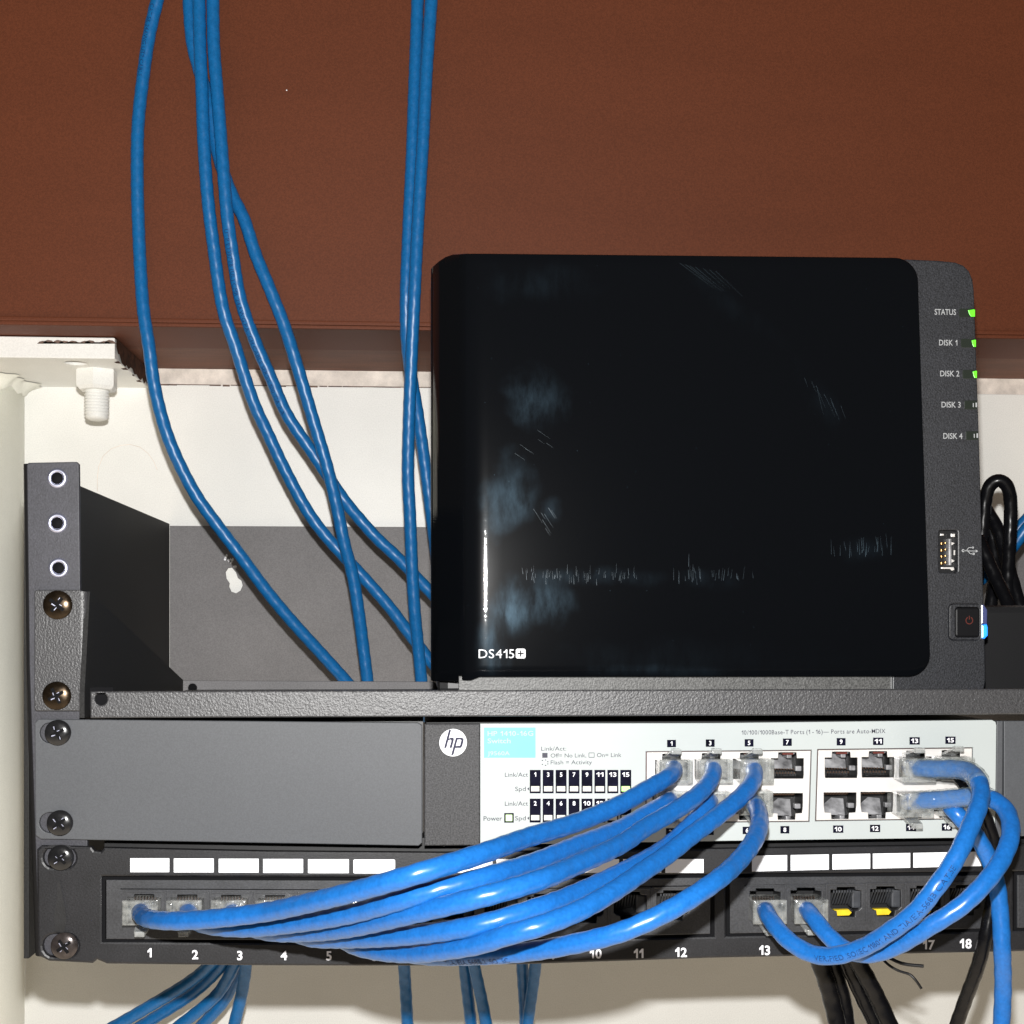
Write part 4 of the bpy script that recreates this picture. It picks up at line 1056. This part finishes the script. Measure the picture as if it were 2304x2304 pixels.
tG, pG = cable('blue loop from switch port 13 to jack 13, printed with dark lettering',
    [(2046, 1728, 1), (2056, 1728, -7), (2082, 1729, -14), (2113, 1730, -19), (2150, 1729, -25), (2180, 1735, -31), (2199, 1752, -37), (2207, 1780, -44), (2199, 1822, -52), (2183, 1861, -57), (2160, 1913, -62), (2129, 1965, -64), (2108, 1993, -65), (2062, 2050, -62), (1999, 2098, -56), (1937, 2134, -48), (1874, 2151, -42), (1824, 2146, -36), (1775, 2117, -30), (1741, 2079, -22), (1724, 2052, -13), (1722, 2046, -6), (1722, 2046, 1)], GB,
    plugs=[(2048, 1728, dict(up=True, Y0=-12)), (1722, 2044, dict(up=False))], prints=[('VERIFIED ISO/IEC 11801 AND TIA/EIA-568B CAT.5E', 142, 1.75, .3, True)])
boot(tG, pG, 8, 44, 3.6)
tH, pH = cable('blue loop from switch port 14 to jack 14, the outermost at right',
    [(2043, 1804, 1), (2052, 1804, -6), (2080, 1801, -11), (2126, 1798, -15), (2178, 1793, -20), (2215, 1793, -25), (2243, 1803, -30), (2264, 1823, -35), (2274, 1853, -41), (2273, 1887, -47), (2256, 1930, -52), (2230, 1970, -56), (2166, 2036, -58), (2082, 2090, -54), (2020, 2127, -46), (1958, 2147, -38), (1905, 2138, -30), (1866, 2108, -25), (1833, 2068, -18), (1817, 2048, -10), (1814, 2045, -5), (1814, 2045, 1)], GB,
    plugs=[(2043, 1805, dict(up=False, Y0=-12)), (1814, 2043, dict(up=False))])
boot(tH, pH, 8, 38, 3.55)
cable('blue cable from switch port 16 dropping straight out of the bottom right',
    [(2134, 1806, 1), (2134, 1808, -9), (2150, 1828, -16), (2190, 1872, -16), (2222, 1925, -14), (2243, 1990, -14), (2251, 2060, -14), (2255, 2140, -14), (2257, 2220, -10), (2252, 2330, -8), (2245, 2420, -6)], GB,
    plugs=[(2134, 1804, dict(up=False))])
cable('black cable from switch port 15 dropping behind the blue loops',
    [(2140, 1728, 1), (2142, 1730, -9), (2175, 1765, -12), (2212, 1830, -9), (2234, 1895, -7), (2240, 1970, -6), (2231, 2040, -6), (2217, 2110, -6), (2200, 2175, -2), (2172, 2250, 6), (2140, 2340, 14), (2110, 2420, 20)], None,
    'blackcable', 2.55, 'black_cable', plugs=[(2140, 1726, dict(up=True))])

GW = 'blue cables hanging from above in front of the brown beam'
cable('leftmost hanging blue cable, bowing out over the white wall',
    [(380, -90, 163), (354, 0, 165), (336, 78, 166), (321, 181, 167), (310.5, 285, 167), (309, 414, 167), (312, 518, 167), (317, 621, 166), (323, 700, 165), (335, 778, 165), (345, 855, 166), (360, 924, 167), (379, 986, 168), (407, 1051, 170), (444, 1119, 172), (491, 1184, 175), (539, 1247, 178), (598, 1327, 183), (657, 1398, 188), (716, 1463, 193), (775, 1528, 198), (830, 1590, 204), (900, 1650, 215)], GW, 'bluewall',
    prints=[('CAT.5E 24AWG UTP CABLE', 22, 1.9, -.6, False)])
cable('second hanging blue cable from the left, curving towards the storage box',
    [(446, -90, 160), (448, 0, 161), (450, 103, 161), (454.5, 207, 161), (458, 310, 161), (467, 440, 162), (479, 543, 164), (503, 700, 167), (528, 775, 170), (553, 855, 174), (575, 917, 177), (600, 970, 180), (640, 1055, 184), (695, 1155, 188), (734, 1207, 190), (819, 1300, 194), (878, 1368, 197), (922, 1427, 200), (967, 1485, 203), (1030, 1560, 206)], GW, 'bluewall')
cable('hanging blue cable with dark print, third from the left at the top',
    [(477, -90, 160), (479, 0, 161), (481, 103, 161), (489, 207, 161), (497, 310, 161), (505, 414, 161), (512, 492, 162), (523, 569, 164), (541, 673, 168), (572, 763, 172), (612, 856, 176), (644, 930, 180), (704, 1020, 184), (775, 1126, 188), (805, 1163, 190), (849, 1212, 192), (893, 1253, 194), (952, 1315, 197), (1010, 1375, 200)], GW, 'bluewall',
    prints=[('UTP E233728 (UL) CMR 24AWG PATCH CABLE SERIES 100 TIA/EIA', 125, 2.0, -.5, False)])
cable('hanging blue cable crossing over two others and ending behind the rear lip',
    [(424, -90, 167), (425, 0, 167.5), (434, 103, 167.5), (452, 170, 167.5), (470, 233, 167.5), (482, 310, 167.5), (500, 380, 167.5), (523, 440, 167), (549, 492, 166), (574, 569, 166), (606, 647, 166), (637, 725, 167), (666, 815, 168), (704, 942, 172), (739, 1061, 176), (760, 1150, 180), (775, 1224, 183), (793, 1292, 187), (807.5, 1380, 191), (816, 1445, 195), (827, 1531, 199), (838, 1620, 205)], GW, 'bluewall')
cable('rear cable of the hanging pair, slipping behind the storage box',
    [(941, -90, 167), (939.5, 0, 167.5), (932, 207, 167.5), (926.5, 362, 167.5), (919, 518, 167.5), (913.5, 673, 168), (915, 760, 172), (924, 840, 178), (938, 920, 184), (954, 1030, 190), (967, 1130, 194), (978, 1220, 198), (990, 1330, 202)], GW, 'bluewall')
cable('front cable of the hanging pair, running straight down beside the storage box',
    [(974, -90, 161), (970.5, 0, 161.5), (960, 155, 161.5), (952, 310, 161.5), (939.5, 517, 161.5), (932, 673, 162), (926, 800, 166), (920, 954, 172), (918, 1073, 177), (922, 1150, 180), (925, 1224, 183), (928, 1297, 186), (934, 1386, 190), (940, 1445, 194), (948, 1530, 199), (956, 1620, 205)], GW, 'bluewall')

GL = 'blue cables leaving the panel from below'
low = [('topmost of the blue cables fanning out to the lower left under the panel', [(530, 2100, 190), (490, 2150, 200), (457, 2185, 205), (420, 2213, 207), (380, 2238, 208), (274, 2300, 208), (160, 2362, 206)]),
       ('second blue cable of the fan at the lower left', [(545, 2100, 196), (512, 2155, 203), (482, 2192, 209), (435, 2234, 213), (324, 2305, 215), (210, 2375, 214)]),
       ('third blue cable of the fan at the lower left', [(560, 2100, 190), (535, 2155, 198), (513, 2200, 204), (488, 2238, 208), (398, 2312, 210), (300, 2385, 210)]),
       ('fourth blue cable of the fan, tucked behind the third', [(575, 2100, 200), (548, 2160, 207), (528, 2205, 212), (504, 2252, 216), (456, 2305, 219), (390, 2380, 220)]),
       ('rightmost steep blue cable of the fan at the lower left', [(556, 2100, 186), (554, 2160, 194), (550, 2200, 198), (543, 2240, 201), (527, 2305, 203), (505, 2390, 204)]),
       ('lone blue cable hanging under the panel below number 7', [(905, 2100, 190), (908, 2150, 196), (911, 2200, 200), (914, 2250, 202), (917, 2310, 203), (920, 2400, 203)]),
       ('left cable of the close pair under the panel below number 7', [(1038, 2100, 194), (1044, 2160, 199), (1050, 2220, 203), (1056, 2270, 205), (1061, 2315, 206), (1070, 2400, 206)]),
       ('slanting right cable of the close pair under the panel', [(1052, 2100, 186), (1064, 2160, 191), (1075, 2210, 195), (1086, 2260, 198), (1095, 2310, 199), (1110, 2400, 200)]),
       ('left cable of the crossing pair under the panel below number 8', [(1168, 2100, 194), (1174, 2160, 199), (1178, 2220, 203), (1181, 2270, 205), (1182, 2315, 206), (1182, 2400, 206)]),
       ('right cable of the crossing pair under the panel below number 8', [(1212, 2100, 186), (1206, 2160, 191), (1200, 2210, 195), (1193, 2260, 198), (1186, 2310, 200), (1172, 2400, 200)])]
for lb, pts in low: cable(lb, pts, GL, 'bluewall')
GK = 'black leads hanging below the patch panel'
cable('left one of the black leads hanging below jack 14', [(1820, 2090, 30), (1838, 2150, 34), (1858, 2205, 36), (1872, 2255, 38), (1885, 2310, 38), (1900, 2400, 38)], GK, 'blackcable', 3.4, 'black_cable')
cable('black lead hanging close beside the left one below jack 14', [(1850, 2090, 38), (1866, 2150, 42), (1884, 2205, 44), (1898, 2255, 46), (1906, 2310, 46), (1920, 2400, 46)], GK, 'blackcable', 3.2, 'black_cable')
cable('right slanting black lead below jack 15', [(1890, 2090, 24), (1922, 2150, 28), (1950, 2200, 30), (1976, 2250, 32), (2003, 2310, 32), (2040, 2400, 32)], GK, 'blackcable', 3.3, 'black_cable')
cable('middle black lead under the crossing of the two blue loops', [(1880, 2090, 34), (1900, 2150, 38), (1925, 2205, 40), (1950, 2260, 42), (1975, 2310, 42), (2010, 2400, 42)], GK, 'blackcable', 3.3, 'black_cable')
def thin(label, pts, r):
    m = MB(); tube(m, spline(PX(pts), .6), r, 10, 0); return tag(m.build('cable_tie', 'tie', None), label, 'cable tie')
thin('short straight black tie end poking out under jack 16', [(1990, 2150, -3), (2030, 2168, -8), (2078, 2174, -12)], .62)
thin('long bent black tie end hanging under jack 16', [(1975, 2145, -2), (2000, 2172, -6), (2028, 2187, -9), (2048, 2192, -11), (2060, 2205, -12), (2073, 2224, -12)], .5)

# adapter and its coiled lead at the far right of the shelf
t = thing('power_adapter', 'black power adapter lying on the shelf behind the storage box', 'power adapter', (330, 80, zl0+1.4))
m = MB(); ax = U(2222, 1450, 60).x; m.box(ax-6, ax+72, 60, 120, zl0+1.4, U(2240, 1362, 60).z, 3); m.build('adapter_body', 'nascase', t)
GP = 'black power leads coiled at the right of the storage box'
cable('black power lead making the tall loop beside the storage box', [(2190, 1400, 130), (2200, 1280, 130), (2212, 1180, 128), (2218, 1120, 126), (2228, 1090, 124), (2248, 1078, 122), (2266, 1092, 122), (2274, 1130, 124), (2272, 1200, 126), (2268, 1290, 124), (2270, 1400, 120)], GP, 'blackcable', 3.0, 'power_lead')
cable('black power lead slanting across the coil towards the lower right', [(2195, 1110, 140), (2222, 1150, 136), (2245, 1190, 132), (2262, 1250, 128), (2285, 1330, 122), (2310, 1420, 116)], GP, 'blackcable', 2.9, 'power_lead')
cable('shiny black power lead lowest in the coil beside the storage box', [(2200, 1210, 118), (2222, 1260, 114), (2245, 1310, 110), (2262, 1345, 106), (2285, 1400, 100)], GP, 'blackcable', 3.0, 'power_lead')
cable('black power lead behind the others at the edge of the coil', [(2205, 1150, 150), (2230, 1200, 148), (2240, 1280, 144), (2232, 1340, 140), (2225, 1400, 138)], GP, 'blackcable', 2.9, 'power_lead')
cable('short stretch of blue cable beyond the black coil at the right edge', [(2200, 1310, 185), (2255, 1262, 182), (2290, 1215, 178), (2330, 1165, 174), (2400, 1090, 168)], None, 'bluewall')
cable('second blue cable beyond the coil, just above the first', [(2230, 1270, 200), (2275, 1210, 196), (2310, 1168, 192), (2370, 1110, 188)], None, 'bluewall')
